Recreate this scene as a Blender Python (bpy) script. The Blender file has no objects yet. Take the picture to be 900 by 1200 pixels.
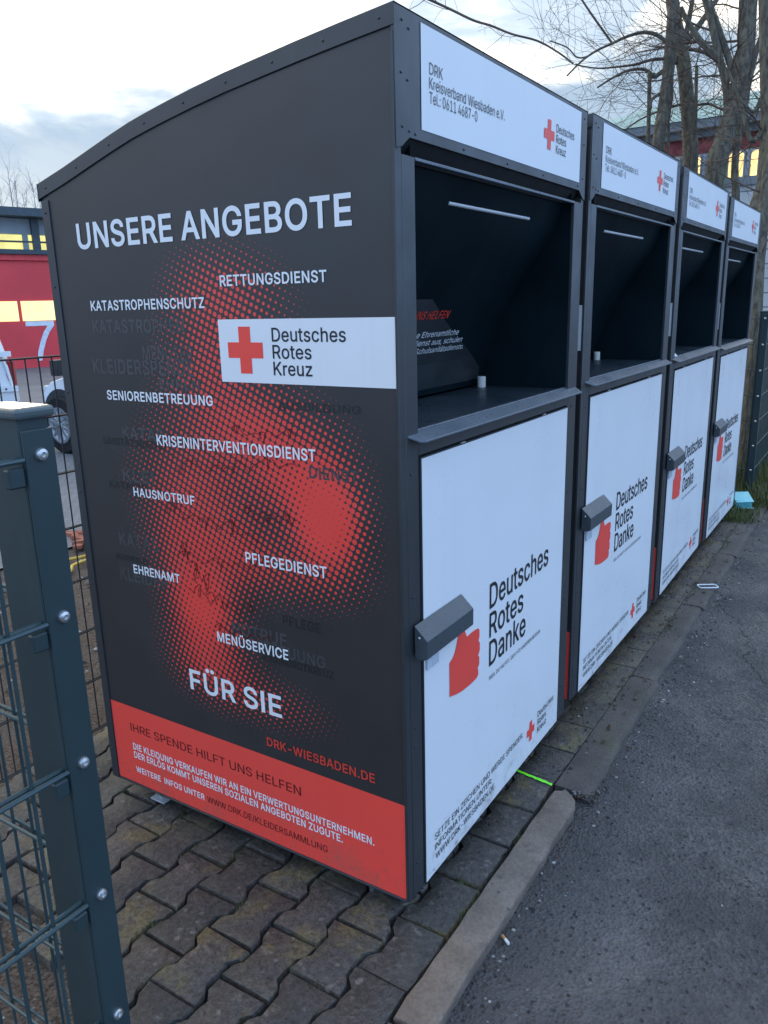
import bpy, bmesh, math, random
from mathutils import Vector, Matrix
R = math.radians
scene = bpy.context.scene
COL = scene.collection
random.seed(7)

# ------------------------------------------------------------------ camera
CAM = Vector((-1.48576, -0.90314, 1.58069))
RIGHT = Vector((0.534498, -0.844829, -0.023975))
UP = Vector((0.228153, 0.116915, 0.966580))
FWD = Vector((0.813792, 0.522106, -0.255241))
FOC = 923.33                                    # focal length in pixels of the 900 x 1200 photograph
cam_data = bpy.data.cameras.new('camera')
cam = bpy.data.objects.new('camera', cam_data)
COL.objects.link(cam)
m = Matrix((RIGHT, UP, -FWD)).transposed().to_4x4()
m.translation = CAM
cam.matrix_world = m
cam_data.sensor_fit = 'VERTICAL'
cam_data.sensor_height = 36.0
cam_data.lens = 36.0 * FOC / 1200.0
cam_data.clip_start = 0.05
cam_data.clip_end = 2000
scene.camera = cam

# ------------------------------------------------------------------ light
SUN_AZ, SUN_EL = R(62), R(7)
world = bpy.data.worlds.new('World')
scene.world = world
world.use_nodes = True
wn, wl = world.node_tree.nodes, world.node_tree.links
wn.clear()


def wnode(t, **kw):
    n = wn.new(t)
    for k, v in kw.items():
        setattr(n, k, v)
    return n


def wmath(op, a, b=None, clamp=False):
    n = wnode('ShaderNodeMath', operation=op, use_clamp=clamp)
    for i, v in enumerate((a, b)):
        if v is None:
            continue
        if isinstance(v, (int, float)):
            n.inputs[i].default_value = v
        else:
            wl.new(v, n.inputs[i])
    return n.outputs[0]


def wmix(f, a, b):
    n = wnode('ShaderNodeMix', data_type='RGBA')
    for s, v in ((n.inputs[0], f), (n.inputs[6], a), (n.inputs[7], b)):
        if isinstance(v, (int, float)):
            s.default_value = v
        elif isinstance(v, tuple):
            s.default_value = (*v, 1)
        else:
            wl.new(v, s)
    return n.outputs[2]


wout = wnode('ShaderNodeOutputWorld')
wbg = wnode('ShaderNodeBackground')
sky = wnode('ShaderNodeTexSky', sky_type='NISHITA')
sky.sun_disc = False
sky.sun_elevation = SUN_EL
sky.sun_rotation = math.pi / 2 - SUN_AZ
sky.air_density = 1.0
sky.dust_density = 1.0
sky.ozone_density = 3.0
wtc = wnode('ShaderNodeTexCoord')
sep = wnode('ShaderNodeSeparateXYZ')
wl.new(wtc.outputs['Generated'], sep.inputs[0])
zc = wmath('MAXIMUM', sep.outputs[2], 0.0)
den = wmath('ADD', zc, 0.22)
cx = wmath('DIVIDE', sep.outputs[0], den)
cy = wmath('DIVIDE', sep.outputs[1], den)
comb = wnode('ShaderNodeCombineXYZ')
wl.new(cx, comb.inputs[0]); wl.new(cy, comb.inputs[1])
nz = wnode('ShaderNodeTexNoise')
nz.inputs['Scale'].default_value = 1.7
nz.inputs['Detail'].default_value = 7
nz.inputs['Roughness'].default_value = 0.58
nz.inputs['Distortion'].default_value = 0.5
mp = wnode('ShaderNodeMapping')
mp.inputs['Location'].default_value = (3.3, 1.2, 0)
wl.new(comb.outputs[0], mp.inputs[0]); wl.new(mp.outputs[0], nz.inputs['Vector'])
# glow towards the low sun
sd = (math.cos(SUN_AZ) * math.cos(SUN_EL), math.sin(SUN_AZ) * math.cos(SUN_EL), math.sin(SUN_EL))
dot = wnode('ShaderNodeVectorMath', operation='DOT_PRODUCT')
wl.new(wtc.outputs['Generated'], dot.inputs[0]); dot.inputs[1].default_value = sd
glow = wnode('ShaderNodeMapRange', interpolation_type='SMOOTHSTEP')
wl.new(dot.outputs['Value'], glow.inputs[0])
for i, v in ((1, -0.12), (2, 0.62), (3, 0.0), (4, 1.0)):
    glow.inputs[i].default_value = v
CLOUD_LO, CLOUD_HI = 0.47, 0.66
cl = wnode('ShaderNodeMapRange', interpolation_type='SMOOTHSTEP')
wl.new(nz.outputs[0], cl.inputs[0])
for i, v in ((1, CLOUD_LO), (2, CLOUD_HI), (3, 0.0), (4, 1.0)):
    cl.inputs[i].default_value = v
bright = wmix(glow.outputs[0], (4.95, 7.15, 10.9), (11.6, 11.0, 9.5))      # thin bright cloud sheet, warmer by the sun
dark = wmix(glow.outputs[0], (3.4, 5.7, 9.9), (3.9, 4.7, 5.6))           # shaded cloud undersides
cloud = wmix(cl.outputs[0], bright, dark)
# low bank of blue-grey cloud with bright gaps, up to some 15 degrees above the horizon
nz2 = wnode('ShaderNodeTexNoise')
nz2.inputs['Scale'].default_value = 3.2; nz2.inputs['Detail'].default_value = 6; nz2.inputs['Roughness'].default_value = 0.55
mp2 = wnode('ShaderNodeMapping')
mp2.inputs['Scale'].default_value = (1.0, 1.0, 3.6); mp2.inputs['Location'].default_value = (0.35, 2.1, 0.4)
wl.new(wtc.outputs['Generated'], mp2.inputs[0]); wl.new(mp2.outputs[0], nz2.inputs['Vector'])
edge_ = wmath('ADD', sep.outputs[2], wmath('MULTIPLY', wmath('SUBTRACT', nz2.outputs[0], 0.5), 0.34))
bk = wnode('ShaderNodeMapRange', interpolation_type='SMOOTHSTEP')
wl.new(edge_, bk.inputs[0])
for i, v in ((1, 0.19), (2, 0.27), (3, 0.9), (4, 0.0)):
    bk.inputs[i].default_value = v
cloud = wmix(bk.outputs[0], cloud, wmix(glow.outputs[0], (3.4, 5.7, 9.9), (1.75, 2.65, 3.75)))
allsky = wmix(0.94, sky.outputs[0], cloud)
wl.new(allsky, wbg.inputs['Color'])
wbg.inputs['Strength'].default_value = 0.1
wl.new(wbg.outputs[0], wout.inputs['Surface'])

sun_data = bpy.data.lights.new('sun', 'SUN')
sun_data.energy = 0.5
sun_data.angle = R(14)
sun_data.color = (1.0, 0.86, 0.7)
sun = bpy.data.objects.new('sun', sun_data)
COL.objects.link(sun)
sun.rotation_euler = Vector((-sd[0], -sd[1], -sd[2])).to_track_quat('-Z', 'Y').to_euler()
sun.location = (0, 0, 20)

scene.view_settings.view_transform = 'Standard'
scene.view_settings.look = 'None'
scene.view_settings.gamma = 1.0
scene.view_settings.use_curve_mapping = False
scene.view_settings.exposure = 0.95
scene.render.engine = 'CYCLES'
scene.cycles.max_bounces = 6


# ------------------------------------------------------------------ photograph geometry: a pixel of the 900 x 1200 photograph to a point in space
def ray(px, py):
    return FWD + RIGHT * ((px - 450) / FOC) - UP * ((py - 600) / FOC)


def at(px, py, depth):
    return CAM + ray(px, py) * depth


def on(px, py, p, n):
    d = ray(px, py)
    p, n = Vector(p), Vector(n)
    return CAM + d * ((p - CAM).dot(n) / d.dot(n))


def ground(px, py, z=0.0):
    return on(px, py, (0, 0, z), (0, 0, 1))


# ------------------------------------------------------------------ objects
def tag(o, label=None, cat=None, group=None, kind=None):
    for k, v in (('label', label), ('category', cat), ('group', group), ('kind', kind)):
        if v:
            o[k] = v
    return o


def empty(name, loc=(0, 0, 0), rz=0.0):
    o = bpy.data.objects.new(name, None)
    o.empty_display_size = 0.1
    o.location = loc
    o.rotation_euler = (0, 0, rz)
    COL.objects.link(o)
    return o


class MB:
    def __init__(self):
        self.v, self.f, self.mi, self.mats, self.sm = [], [], [], [], []

    def mat(self, m):
        if m not in self.mats:
            self.mats.append(m)
        return self.mats.index(m)

    def poly(self, pts, m, smooth=False):
        i = len(self.v)
        self.v += [tuple(p) for p in pts]
        self.f.append(tuple(range(i, i + len(pts))))
        self.mi.append(self.mat(m)); self.sm.append(smooth)

    def mesh(self, verts, faces, m, smooth=False):
        i = len(self.v)
        self.v += [tuple(p) for p in verts]
        k = self.mat(m)
        for f in faces:
            self.f.append(tuple(a + i for a in f))
            self.mi.append(k); self.sm.append(smooth)

    def box(self, x0, x1, y0, y1, z0, z1, m):
        v = [(x, y, z) for z in (z0, z1) for y in (y0, y1) for x in (x0, x1)]
        self.mesh(v, [(0, 2, 3, 1), (4, 5, 7, 6), (0, 1, 5, 4), (2, 6, 7, 3), (0, 4, 6, 2), (1, 3, 7, 5)], m)

    def obox(self, o, ax, ay, az, m):
        """box from corner o along three edge vectors"""
        o, ax, ay, az = Vector(o), Vector(ax), Vector(ay), Vector(az)
        v = [o + ax * i + ay * j + az * k for k in (0, 1) for j in (0, 1) for i in (0, 1)]
        self.mesh(v, [(0, 2, 3, 1), (4, 5, 7, 6), (0, 1, 5, 4), (2, 6, 7, 3), (0, 4, 6, 2), (1, 3, 7, 5)], m)

    def prism(self, prof, fn, a, b, m, smooth=False):
        """profile of 2-D points swept from a to b; fn(u, v, t) gives the point"""
        n = len(prof)
        v = [fn(u, w, a) for u, w in prof] + [fn(u, w, b) for u, w in prof]
        f = [tuple(range(n))[::-1], tuple(range(n, 2 * n))] + [(i, (i + 1) % n, n + (i + 1) % n, n + i) for i in range(n)]
        self.mesh(v, f, m, smooth)

    def tube(self, pts, radii, m, seg=6, cap=True):
        pts = [Vector(p) for p in pts]
        if isinstance(radii, (int, float)):
            radii = [radii] * len(pts)
        rings = []
        prev = None
        for i, p in enumerate(pts):
            d = (pts[min(i + 1, len(pts) - 1)] - pts[max(i - 1, 0)])
            d = d.normalized() if d.length > 1e-9 else Vector((0, 0, 1))
            if prev is None:
                a = d.orthogonal().normalized()
            else:
                a = prev - d * prev.dot(d)
                a = a.normalized() if a.length > 1e-6 else d.orthogonal().normalized()
            prev = a
            b = d.cross(a)
            rings.append([p + (a * math.cos(t) + b * math.sin(t)) * radii[i] for t in [2 * math.pi * k / seg for k in range(seg)]])
        v = [q for r in rings for q in r]
        f = []
        for i in range(len(rings) - 1):
            for k in range(seg):
                f.append((i * seg + k, i * seg + (k + 1) % seg, (i + 1) * seg + (k + 1) % seg, (i + 1) * seg + k))
        if cap:
            f.append(tuple(range(seg))[::-1])
            f.append(tuple(range((len(rings) - 1) * seg, len(rings) * seg)))
        self.mesh(v, f, m, seg > 4)

    def lathe(self, prof, o, ax, m, seg=24):
        """profile (radius, height) turned about the axis ax through o"""
        o, ax = Vector(o), Vector(ax).normalized()
        a = ax.orthogonal().normalized()
        b = ax.cross(a)
        v = [o + ax * h + (a * math.cos(t) + b * math.sin(t)) * r for r, h in prof for t in [2 * math.pi * k / seg for k in range(seg)]]
        n = len(prof)
        f = [(i * seg + k, i * seg + (k + 1) % seg, (i + 1) * seg + (k + 1) % seg, (i + 1) * seg + k) for i in range(n - 1) for k in range(seg)]
        f += [tuple(range(seg))[::-1], tuple(range((n - 1) * seg, n * seg))]
        self.mesh(v, f, m, True)

    def dome(self, c, n, r, m, seg=8, flat=0.7):
        prof = [(r * math.cos(t), flat * r * math.sin(t)) for t in (0, 0.5, 1.0, 1.4)]
        self.lathe(prof, c, n, m, seg)

    def build(self, name, parent=None, bevel=0.0, bseg=2, sharp=35):
        me = bpy.data.meshes.new(name)
        me.from_pydata(self.v, [], self.f)
        for mm in self.mats:
            me.materials.append(mm)
        for p, k, s in zip(me.polygons, self.mi, self.sm):
            p.material_index = k
            p.use_smooth = s
        bm = bmesh.new(); bm.from_mesh(me)
        bmesh.ops.recalc_face_normals(bm, faces=bm.faces)
        bm.to_mesh(me); bm.free()
        if any(self.sm):
            me.set_sharp_from_angle(angle=R(sharp))
        o = bpy.data.objects.new(name, me)
        COL.objects.link(o)
        if parent:
            o.parent = parent
        if bevel:
            b = o.modifiers.new('bevel', 'BEVEL')
            b.width = bevel; b.segments = bseg; b.limit_method = 'ANGLE'; b.angle_limit = R(40)
            b.harden_normals = False
        return o


def copy_tree(o, parent=None):
    c = o.copy()
    COL.objects.link(c)
    c.parent = parent
    for ch in o.children:
        copy_tree(ch, c)
    return c


# ------------------------------------------------------------------ materials
class NT:
    """small node-graph helper"""

    def __init__(self, name, rough=0.5, metal=0.0, spec=0.5):
        self.m = bpy.data.materials.new(name)
        self.m.use_nodes = True
        self.n, self.l = self.m.node_tree.nodes, self.m.node_tree.links
        self.b = self.n['Principled BSDF']
        self.b.inputs['Roughness'].default_value = rough
        self.b.inputs['Metallic'].default_value = metal
        self.b.inputs['Specular IOR Level'].default_value = spec
        self.tc = self.n.new('ShaderNodeTexCoord')

    def put(self, sock, v):
        if isinstance(v, (int, float)):
            sock.default_value = v
        elif isinstance(v, tuple):
            sock.default_value = (*v, 1) if len(sock.default_value) == 4 and len(v) == 3 else v
        else:
            self.l.new(v, sock)

    def math(self, op, a, b=None, c=None, clamp=False):
        n = self.n.new('ShaderNodeMath'); n.operation = op; n.use_clamp = clamp
        for i, v in enumerate((a, b, c)):
            if v is not None:
                self.put(n.inputs[i], v)
        return n.outputs[0]

    def mix(self, f, a, b, blend='MIX'):
        n = self.n.new('ShaderNodeMix'); n.data_type = 'RGBA'; n.blend_type = blend
        self.put(n.inputs[0], f); self.put(n.inputs[6], a); self.put(n.inputs[7], b)
        return n.outputs[2]

    def noise(self, scale, detail=4, rough=0.55, vec=None, dist=0.0):
        n = self.n.new('ShaderNodeTexNoise')
        n.inputs['Scale'].default_value = scale; n.inputs['Detail'].default_value = detail
        n.inputs['Roughness'].default_value = rough; n.inputs['Distortion'].default_value = dist
        self.l.new(vec or self.tc.outputs['Object'], n.inputs['Vector'])
        return n.outputs[0]

    def voro(self, scale, vec=None, feature='F1', out='Distance'):
        n = self.n.new('ShaderNodeTexVoronoi'); n.feature = feature
        n.inputs['Scale'].default_value = scale
        self.l.new(vec or self.tc.outputs['Object'], n.inputs['Vector'])
        return n.outputs[out]

    def mapv(self, scale=(1, 1, 1), loc=(0, 0, 0), rot=(0, 0, 0)):
        n = self.n.new('ShaderNodeMapping')
        n.inputs['Scale'].default_value = scale; n.inputs['Location'].default_value = loc; n.inputs['Rotation'].default_value = rot
        self.l.new(self.tc.outputs['Object'], n.inputs[0])
        return n.outputs[0]

    def ramp(self, v, lo, hi, a=0.0, b=1.0):
        n = self.n.new('ShaderNodeMapRange'); n.interpolation_type = 'SMOOTHSTEP'
        self.put(n.inputs[0], v)
        for i, k in ((1, lo), (2, hi), (3, a), (4, b)):
            n.inputs[i].default_value = k
        return n.outputs[0]

    def bump(self, h, strength=0.3, dist=0.01):
        n = self.n.new('ShaderNodeBump')
        n.inputs['Strength'].default_value = strength; n.inputs['Distance'].default_value = dist
        self.l.new(h, n.inputs['Height'])
        self.l.new(n.outputs[0], self.b.inputs['Normal'])

    def color(self, v):
        self.put(self.b.inputs['Base Color'], v)
        return self

    def rough(self, v):
        self.put(self.b.inputs['Roughness'], v)


def plain(name, col, rough=0.5, metal=0.0, spec=0.5, var=0.12, scale=9.0, bump=0.0):
    t = NT(name, rough, metal, spec)
    n = t.noise(scale, 5)
    t.color(t.mix(t.ramp(n, 0.3, 0.7), tuple(c * (1 - var) for c in col), tuple(min(1, c * (1 + var)) for c in col)))
    t.rough(t.ramp(t.noise(scale * 2.3, 3), 0.2, 0.8, max(0.03, rough - 0.07), min(1, rough + 0.07)))
    if bump:
        t.bump(t.noise(scale * 14, 3), bump, 0.002)
    return t.m


def paint_metal(name, col, rough=0.38, drops=False):
    """powder-coated sheet with faint dust and dried run marks"""
    t = NT(name, rough)
    dust = t.ramp(t.noise(3.0, 6, 0.6), 0.45, 0.75)
    streak = t.ramp(t.noise(1.0, 5, 0.6, t.mapv((26, 26, 1.3))), 0.5, 0.78)
    d = t.math('MULTIPLY', t.math('ADD', dust, streak), 0.16, clamp=True)
    c = t.mix(d, col, tuple(min(1, a * 1.5 + 0.02) for a in col))
    r = t.ramp(t.noise(7, 4), 0.25, 0.75, rough - 0.07, rough + 0.1)
    fine = t.noise(420, 2)
    if drops:
        v = t.voro(95)
        k = t.ramp(v, 0.16, 0.3, 1.0, 0.0)
        on_ = t.ramp(t.noise(60, 2), 0.48, 0.56)
        k = t.math('MULTIPLY', k, on_)
        c = t.mix(t.math('MULTIPLY', k, 0.6), c, tuple(a * 0.45 for a in col))
        r = t.mix(k, r, (0.08, 0.08, 0.08))
        t.bump(t.math('ADD', t.math('MULTIPLY', fine, 0.1), k), 0.35, 0.0016)
    else:
        t.bump(fine, 0.05, 0.001)
    t.color(c); t.put(t.b.inputs['Roughness'], r)
    return t.m


def splashed(name, col, rough, spec, dirt=(0.16, 0.13, 0.10), faint=0.10):
    """printed film: faint dried runs all over, mud spatter thickening towards the ground"""
    t = NT(name, rough, 0, spec)
    so_ = t.n.new('ShaderNodeSeparateXYZ'); t.l.new(t.tc.outputs['Object'], so_.inputs[0])
    low = t.ramp(so_.outputs[2], 0.05, 0.34, 1.0, 0.0)
    spat = t.math('ADD', t.ramp(t.noise(46, 5, 0.7), 0.53, 0.68), t.math('MULTIPLY', t.ramp(t.noise(7, 5, 0.6), 0.45, 0.7), 0.6))
    mud = t.math('MULTIPLY', t.math('MULTIPLY', low, low), t.math('MULTIPLY', spat, 0.42), clamp=True)
    runs = t.math('MULTIPLY', t.ramp(t.noise(1.0, 5, 0.62, t.mapv((34, 34, 1.1))), 0.52, 0.80), faint)
    film = t.math('MULTIPLY', t.ramp(t.noise(2.4, 6, 0.6), 0.42, 0.75), faint * 0.8)
    c = t.mix(t.math('ADD', runs, film, clamp=True), col, tuple(0.62 * a + 0.06 for a in col))
    c = t.mix(mud, c, dirt)
    t.color(c)
    t.rough(t.ramp(t.noise(4, 4), 0.25, 0.75, rough - 0.06, rough + 0.10))
    wv = t.noise(2.2, 2, 0.4)
    t.bump(wv, 0.10, 0.02)
    return t.m


M = {}
M['anthracite'] = paint_metal('anthracite_paint', (0.036, 0.039, 0.042))
M['anthracite_wet'] = paint_metal('anthracite_paint_wet', (0.055, 0.068, 0.076), 0.32, drops=True)
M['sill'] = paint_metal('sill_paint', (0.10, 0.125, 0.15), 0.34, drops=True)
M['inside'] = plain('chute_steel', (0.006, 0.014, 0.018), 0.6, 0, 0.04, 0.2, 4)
M['tray'] = paint_metal('tray_steel', (0.025, 0.036, 0.045), 0.33, drops=True)
M['groove'] = plain('painted_gap_shade', (0.006, 0.008, 0.010), 0.7)  # near-black colour paints shade into gaps and recesses; foot blocks share it
M['white'] = splashed('white_vinyl', (0.81, 0.81, 0.81), 0.32, 0.4, faint=0.13)
M['white_ink'] = plain('white_ink', (0.80, 0.81, 0.82), 0.4, 0, 0.4, 0.02)
M['black_ink'] = plain('black_ink', (0.018, 0.020, 0.026), 0.42, 0, 0.4, 0.05)
M['grey_ink'] = plain('grey_ink', (0.10, 0.10, 0.11), 0.42, 0, 0.4, 0.05)
M['red_ink'] = splashed('red_ink', (0.95, 0.078, 0.055), 0.4, 0.4, faint=0.12)
M['dim_red_ink'] = plain('dim_red_ink', (0.70, 0.060, 0.040), 0.4, 0, 0.4, 0.05, 3)
M['maroon_ink'] = plain('maroon_ink', (0.105, 0.012, 0.012), 0.42, 0, 0.4, 0.05)
M['ghost_light'] = plain('faded_light_ink', (0.066, 0.064, 0.065), 0.42)
M['ghost_dark'] = plain('faded_dark_ink', (0.019, 0.018, 0.018), 0.42)
M['galvanised'] = plain('galvanised_steel', (0.62, 0.66, 0.68), 0.3, 0.25, 0.5, 0.2, 30)
M['bolt'] = plain('stainless_bolt', (0.62, 0.62, 0.62), 0.3, 0.9, 0.5, 0.1, 40)
M['clear_plastic'] = plain('pale_plastic', (0.55, 0.60, 0.66), 0.25)
M['pole_white'] = plain('handle_rail_steel', (0.60, 0.62, 0.64), 0.3, 0.2, 0.5, 0.03)
M['fence'] = paint_metal('fence_coating', (0.024, 0.044, 0.048), 0.40)
M['fence_cap'] = plain('fence_cap_plastic', (0.075, 0.10, 0.105), 0.22, 0, 0.6, 0.08)
M['fence_brown'] = plain('fence_wire_dull', (0.040, 0.038, 0.040), 0.45, 0, 0.5, 0.15)
M['wire'] = plain('fence_wire_coated', (0.030, 0.058, 0.063), 0.34, 0, 0.6, 0.12)

# side print: anthracite sheet with a red halftone of dots
t = NT('halftone_print', 0.4)
so = t.n.new('ShaderNodeSeparateXYZ'); t.l.new(t.tc.outputs['Object'], so.inputs[0])
Y, Z = so.outputs[1], so.outputs[2]
BLOBS = [(.47, 1.585, .17, .12, .36), (.58, 1.64, .14, .09, .22), (.57, 1.43, .17, .14, .42), (.42, 1.28, .20, .10, .55), (.22, 1.08, .105, .13, 1.10),
         (.33, 1.17, .14, .10, .5), (.66, 1.13, .22, .17, .44), (.75, .94, .13, .16, .36), (.67, .77, .12, .13, .86), (.67, .60, .16, .12, .52), (.45, .52, .22, .08, .30),
         (.38, .92, .24, .09, .36), (.55, .97, .16, .14, .36)]
inv = None
for cy_, cz_, sy_, sz_, am in BLOBS:
    dy = t.math('DIVIDE', t.math('SUBTRACT', Y, cy_), sy_)
    dz = t.math('DIVIDE', t.math('SUBTRACT', Z, cz_), sz_)
    q = t.math('ADD', t.math('MULTIPLY', dy, dy), t.math('MULTIPLY', dz, dz))
    g = t.math('MULTIPLY', t.math('EXPONENT', t.math('MULTIPLY', q, -0.9)), am)
    k = t.math('SUBTRACT', 1.0, t.math('MINIMUM', g, 0.97))
    inv = k if inv is None else t.math('MULTIPLY', inv, k)
cov = t.math('SUBTRACT', 1.0, inv)
rad = t.math('MULTIPLY', t.math('POWER', t.math('MAXIMUM', t.math('SUBTRACT', cov, 0.06), 0.0), 0.80), 0.715)
PITCH, ANG = 0.0172, R(24)
a_ = t.math('ADD', t.math('MULTIPLY', Y, math.cos(ANG) / PITCH), t.math('MULTIPLY', Z, math.sin(ANG) / PITCH))
b_ = t.math('SUBTRACT', t.math('MULTIPLY', Z, math.cos(ANG) / PITCH), t.math('MULTIPLY', Y, math.sin(ANG) / PITCH))
fa = t.math('SUBTRACT', t.math('FRACT', a_), 0.5)
fb = t.math('SUBTRACT', t.math('FRACT', b_), 0.5)
dd = t.math('SQRT', t.math('ADD', t.math('MULTIPLY', fa, fa), t.math('MULTIPLY', fb, fb)))
dot_ = t.ramp(t.math('SUBTRACT', rad, dd), -0.04, 0.04)
dust = t.math('MULTIPLY', t.ramp(t.noise(2.6, 6, 0.6), 0.4, 0.75), 0.25)
base = t.mix(dust, (0.036, 0.0335, 0.0335), (0.053, 0.050, 0.050))
t.color(t.mix(dot_, base, (0.88, 0.066, 0.050)))
t.rough(t.ramp(t.noise(5, 4), 0.25, 0.75, 0.33, 0.47))
M['halftone'] = t.m

# paving stones: tint per stone, worn grain, moss and damp
t = NT('concrete_paver', 0.6)
geo = t.n.new('ShaderNodeNewGeometry')
rnd = geo.outputs['Random Per Island']
c = t.mix(rnd, (0.038, 0.034, 0.031), (0.090, 0.077, 0.067))
big = t.ramp(t.noise(3.3, 6, 0.65), 0.40, 0.66)
c = t.mix(t.math('MULTIPLY', big, 0.6), c, (0.056, 0.050, 0.045))
moss = t.math('MULTIPLY', t.ramp(t.noise(5.1, 7, 0.68, t.mapv(loc=(5, 2, 0))), 0.47, 0.61), t.ramp(rnd, 0.25, 0.7))
c = t.mix(t.math('MULTIPLY', moss, 0.85), c, (0.190, 0.145, 0.045))
stain = t.ramp(t.noise(16, 6, 0.68, t.mapv(loc=(1, 7, 0))), 0.56, 0.70)
c = t.mix(t.math('MULTIPLY', stain, 0.72), c, (0.225, 0.195, 0.165))
lich = t.math('MULTIPLY', t.ramp(t.voro(26), 0.14, 0.26, 1.0, 0.0), t.ramp(t.noise(7, 3, vec=t.mapv(loc=(3, 3, 3))), 0.48, 0.56))
c = t.mix(t.math('MULTIPLY', lich, 0.55), c, (0.26, 0.24, 0.20))
mid = t.noise(62, 5, 0.75)
c = t.mix(t.ramp(mid, 0.32, 0.66), t.mix(0.62, c, (0.018, 0.015, 0.013)), t.mix(0.12, c, (0.3, 0.26, 0.22)))
grain = t.noise(190, 3, 0.7)
c = t.mix(t.ramp(grain, 0.36, 0.6), t.mix(0.4, c, (0.02, 0.018, 0.016)), c)
pit = t.math('MULTIPLY', t.ramp(t.voro(75), 0.08, 0.16, 1.0, 0.0), t.ramp(t.noise(22, 3), 0.5, 0.58))
c = t.mix(pit, c, (0.014, 0.012, 0.011))
# damp earth and grime thicken on the worn stretch beyond the first container
sx = t.n.new('ShaderNodeSeparateXYZ'); t.l.new(t.tc.outputs['Object'], sx.inputs[0])
grime = t.math('MULTIPLY', t.ramp(sx.outputs[0], 0.75, 1.6), t.ramp(t.noise(7, 6, 0.7), 0.30, 0.62))
c = t.mix(t.math('MULTIPLY', grime, 0.75), c, t.mix(t.ramp(t.noise(9, 5), 0.4, 0.6), (0.058, 0.047, 0.037), (0.105, 0.085, 0.045)))
t.color(c)
t.rough(t.ramp(t.noise(5, 5), 0.35, 0.65, 0.30, 0.72))
t.bump(t.math('SUBTRACT', t.math('ADD', mid, t.math('MULTIPLY', t.noise(24, 5, 0.65), 1.4)), pit), 0.9, 0.006)
M['paver'] = t.m

t = NT('joint_soil', 0.95, 0, 0.2)
g = t.noise(90, 5, 0.7)
c = t.mix(t.ramp(g, 0.3, 0.7), (0.040, 0.029, 0.021), (0.185, 0.138, 0.105))
c = t.mix(t.ramp(t.noise(5, 5), 0.4, 0.65), c, t.mix(0.5, c, (0.13, 0.11, 0.095)))
st = t.ramp(t.voro(55), 0.14, 0.22, 1.0, 0.0)
c = t.mix(t.math('MULTIPLY', st, t.ramp(t.noise(24, 2), 0.5, 0.55)), c, (0.24, 0.22, 0.20))
t.color(c)
t.bump(t.math('ADD', g, t.noise(30, 5, 0.7)), 0.9, 0.012)
M['soil'] = t.m

t = NT('asphalt', 0.7)
agg = t.voro(105, out='Color')
ag = t.n.new('ShaderNodeSeparateColor'); t.l.new(agg, ag.inputs[0])
c = t.mix(ag.outputs[0], (0.026, 0.023, 0.022), (0.150, 0.133, 0.123))
c = t.mix(t.ramp(t.noise(34, 5, 0.75), 0.36, 0.66), t.mix(0.45, c, (0.035, 0.031, 0.030)), t.mix(0.25, c, (0.19, 0.168, 0.155)))
c = t.mix(t.ramp(t.noise(1.3, 6, 0.6), 0.35, 0.66), c, t.mix(0.42, c, (0.125, 0.112, 0.105)))
sepo = t.n.new('ShaderNodeSeparateXYZ'); t.l.new(t.tc.outputs['Object'], sepo.inputs[0])
edge = t.math('ADD', sepo.outputs[1], t.math('MULTIPLY', t.noise(2.2, 5), 0.34))
c = t.mix(t.math('MULTIPLY', t.ramp(edge, -0.32, -0.06), 0.7), c, (0.045, 0.042, 0.042))
pits = t.math('MULTIPLY', t.ramp(t.voro(40), 0.13, 0.24, 1.0, 0.0), t.ramp(t.noise(19, 3), 0.45, 0.53))
c = t.mix(t.math('MULTIPLY', pits, 0.85), c, (0.014, 0.014, 0.016))
chips = t.math('MULTIPLY', t.ramp(t.voro(62, t.mapv(loc=(4, 4, 0))), 0.08, 0.13, 1.0, 0.0), t.ramp(t.noise(15, 3, vec=t.mapv(loc=(9, 1, 0))), 0.58, 0.62))
c = t.mix(chips, c, (0.32, 0.31, 0.30))
lt = t.ramp(t.noise(2.6, 6, 0.65, t.mapv(loc=(11, 5, 0))), 0.52, 0.68)
c = t.mix(t.math('MULTIPLY', lt, 0.38), c, (0.150, 0.133, 0.124))
dk = t.ramp(t.noise(1.9, 7, 0.68, t.mapv(loc=(7, 3, 0))), 0.50, 0.64)
c = t.mix(t.math('MULTIPLY', dk, 0.62), c, (0.040, 0.036, 0.036))
dk2 = t.ramp(t.noise(7.5, 6, 0.7, t.mapv(loc=(2, 9, 0))), 0.52, 0.68)
c = t.mix(t.math('MULTIPLY', dk2, 0.45), c, (0.038, 0.035, 0.035))
# a repair patch with its own darker mix, its border a ragged line across the lane
bord = t.math('ADD', t.math('ADD', t.math('MULTIPLY', sepo.outputs[0], 0.52), t.math('MULTIPLY', sepo.outputs[1], 0.86)), t.math('MULTIPLY', t.noise(3.5, 5), 0.22))
c = t.mix(t.math('MULTIPLY', t.ramp(bord, -0.305, -0.275, 1.0, 0.0), 0.38), c, (0.040, 0.038, 0.038))
crv = t.math('ABSOLUTE', t.math('SUBTRACT', t.math('ADD', t.math('ADD', t.math('MULTIPLY', sepo.outputs[0], -0.35), t.math('MULTIPLY', sepo.outputs[1], 0.95)), t.math('MULTIPLY', t.noise(4, 6, 0.65), 0.5)), -1.02))
crack = t.ramp(crv, 0.0, 0.008, 1.0, 0.0)
c = t.mix(t.math('MULTIPLY', crack, 0.9), c, (0.012, 0.012, 0.013))
t.color(c)
t.rough(t.ramp(t.noise(3, 5), 0.35, 0.65, 0.40, 0.8))
t.bump(t.math('SUBTRACT', t.math('ADD', t.math('MULTIPLY', t.voro(105), 0.8), t.noise(70, 5, 0.7)), t.math('ADD', pits, crack)), 1.0, 0.008)
M['asphalt'] = t.m

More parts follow.
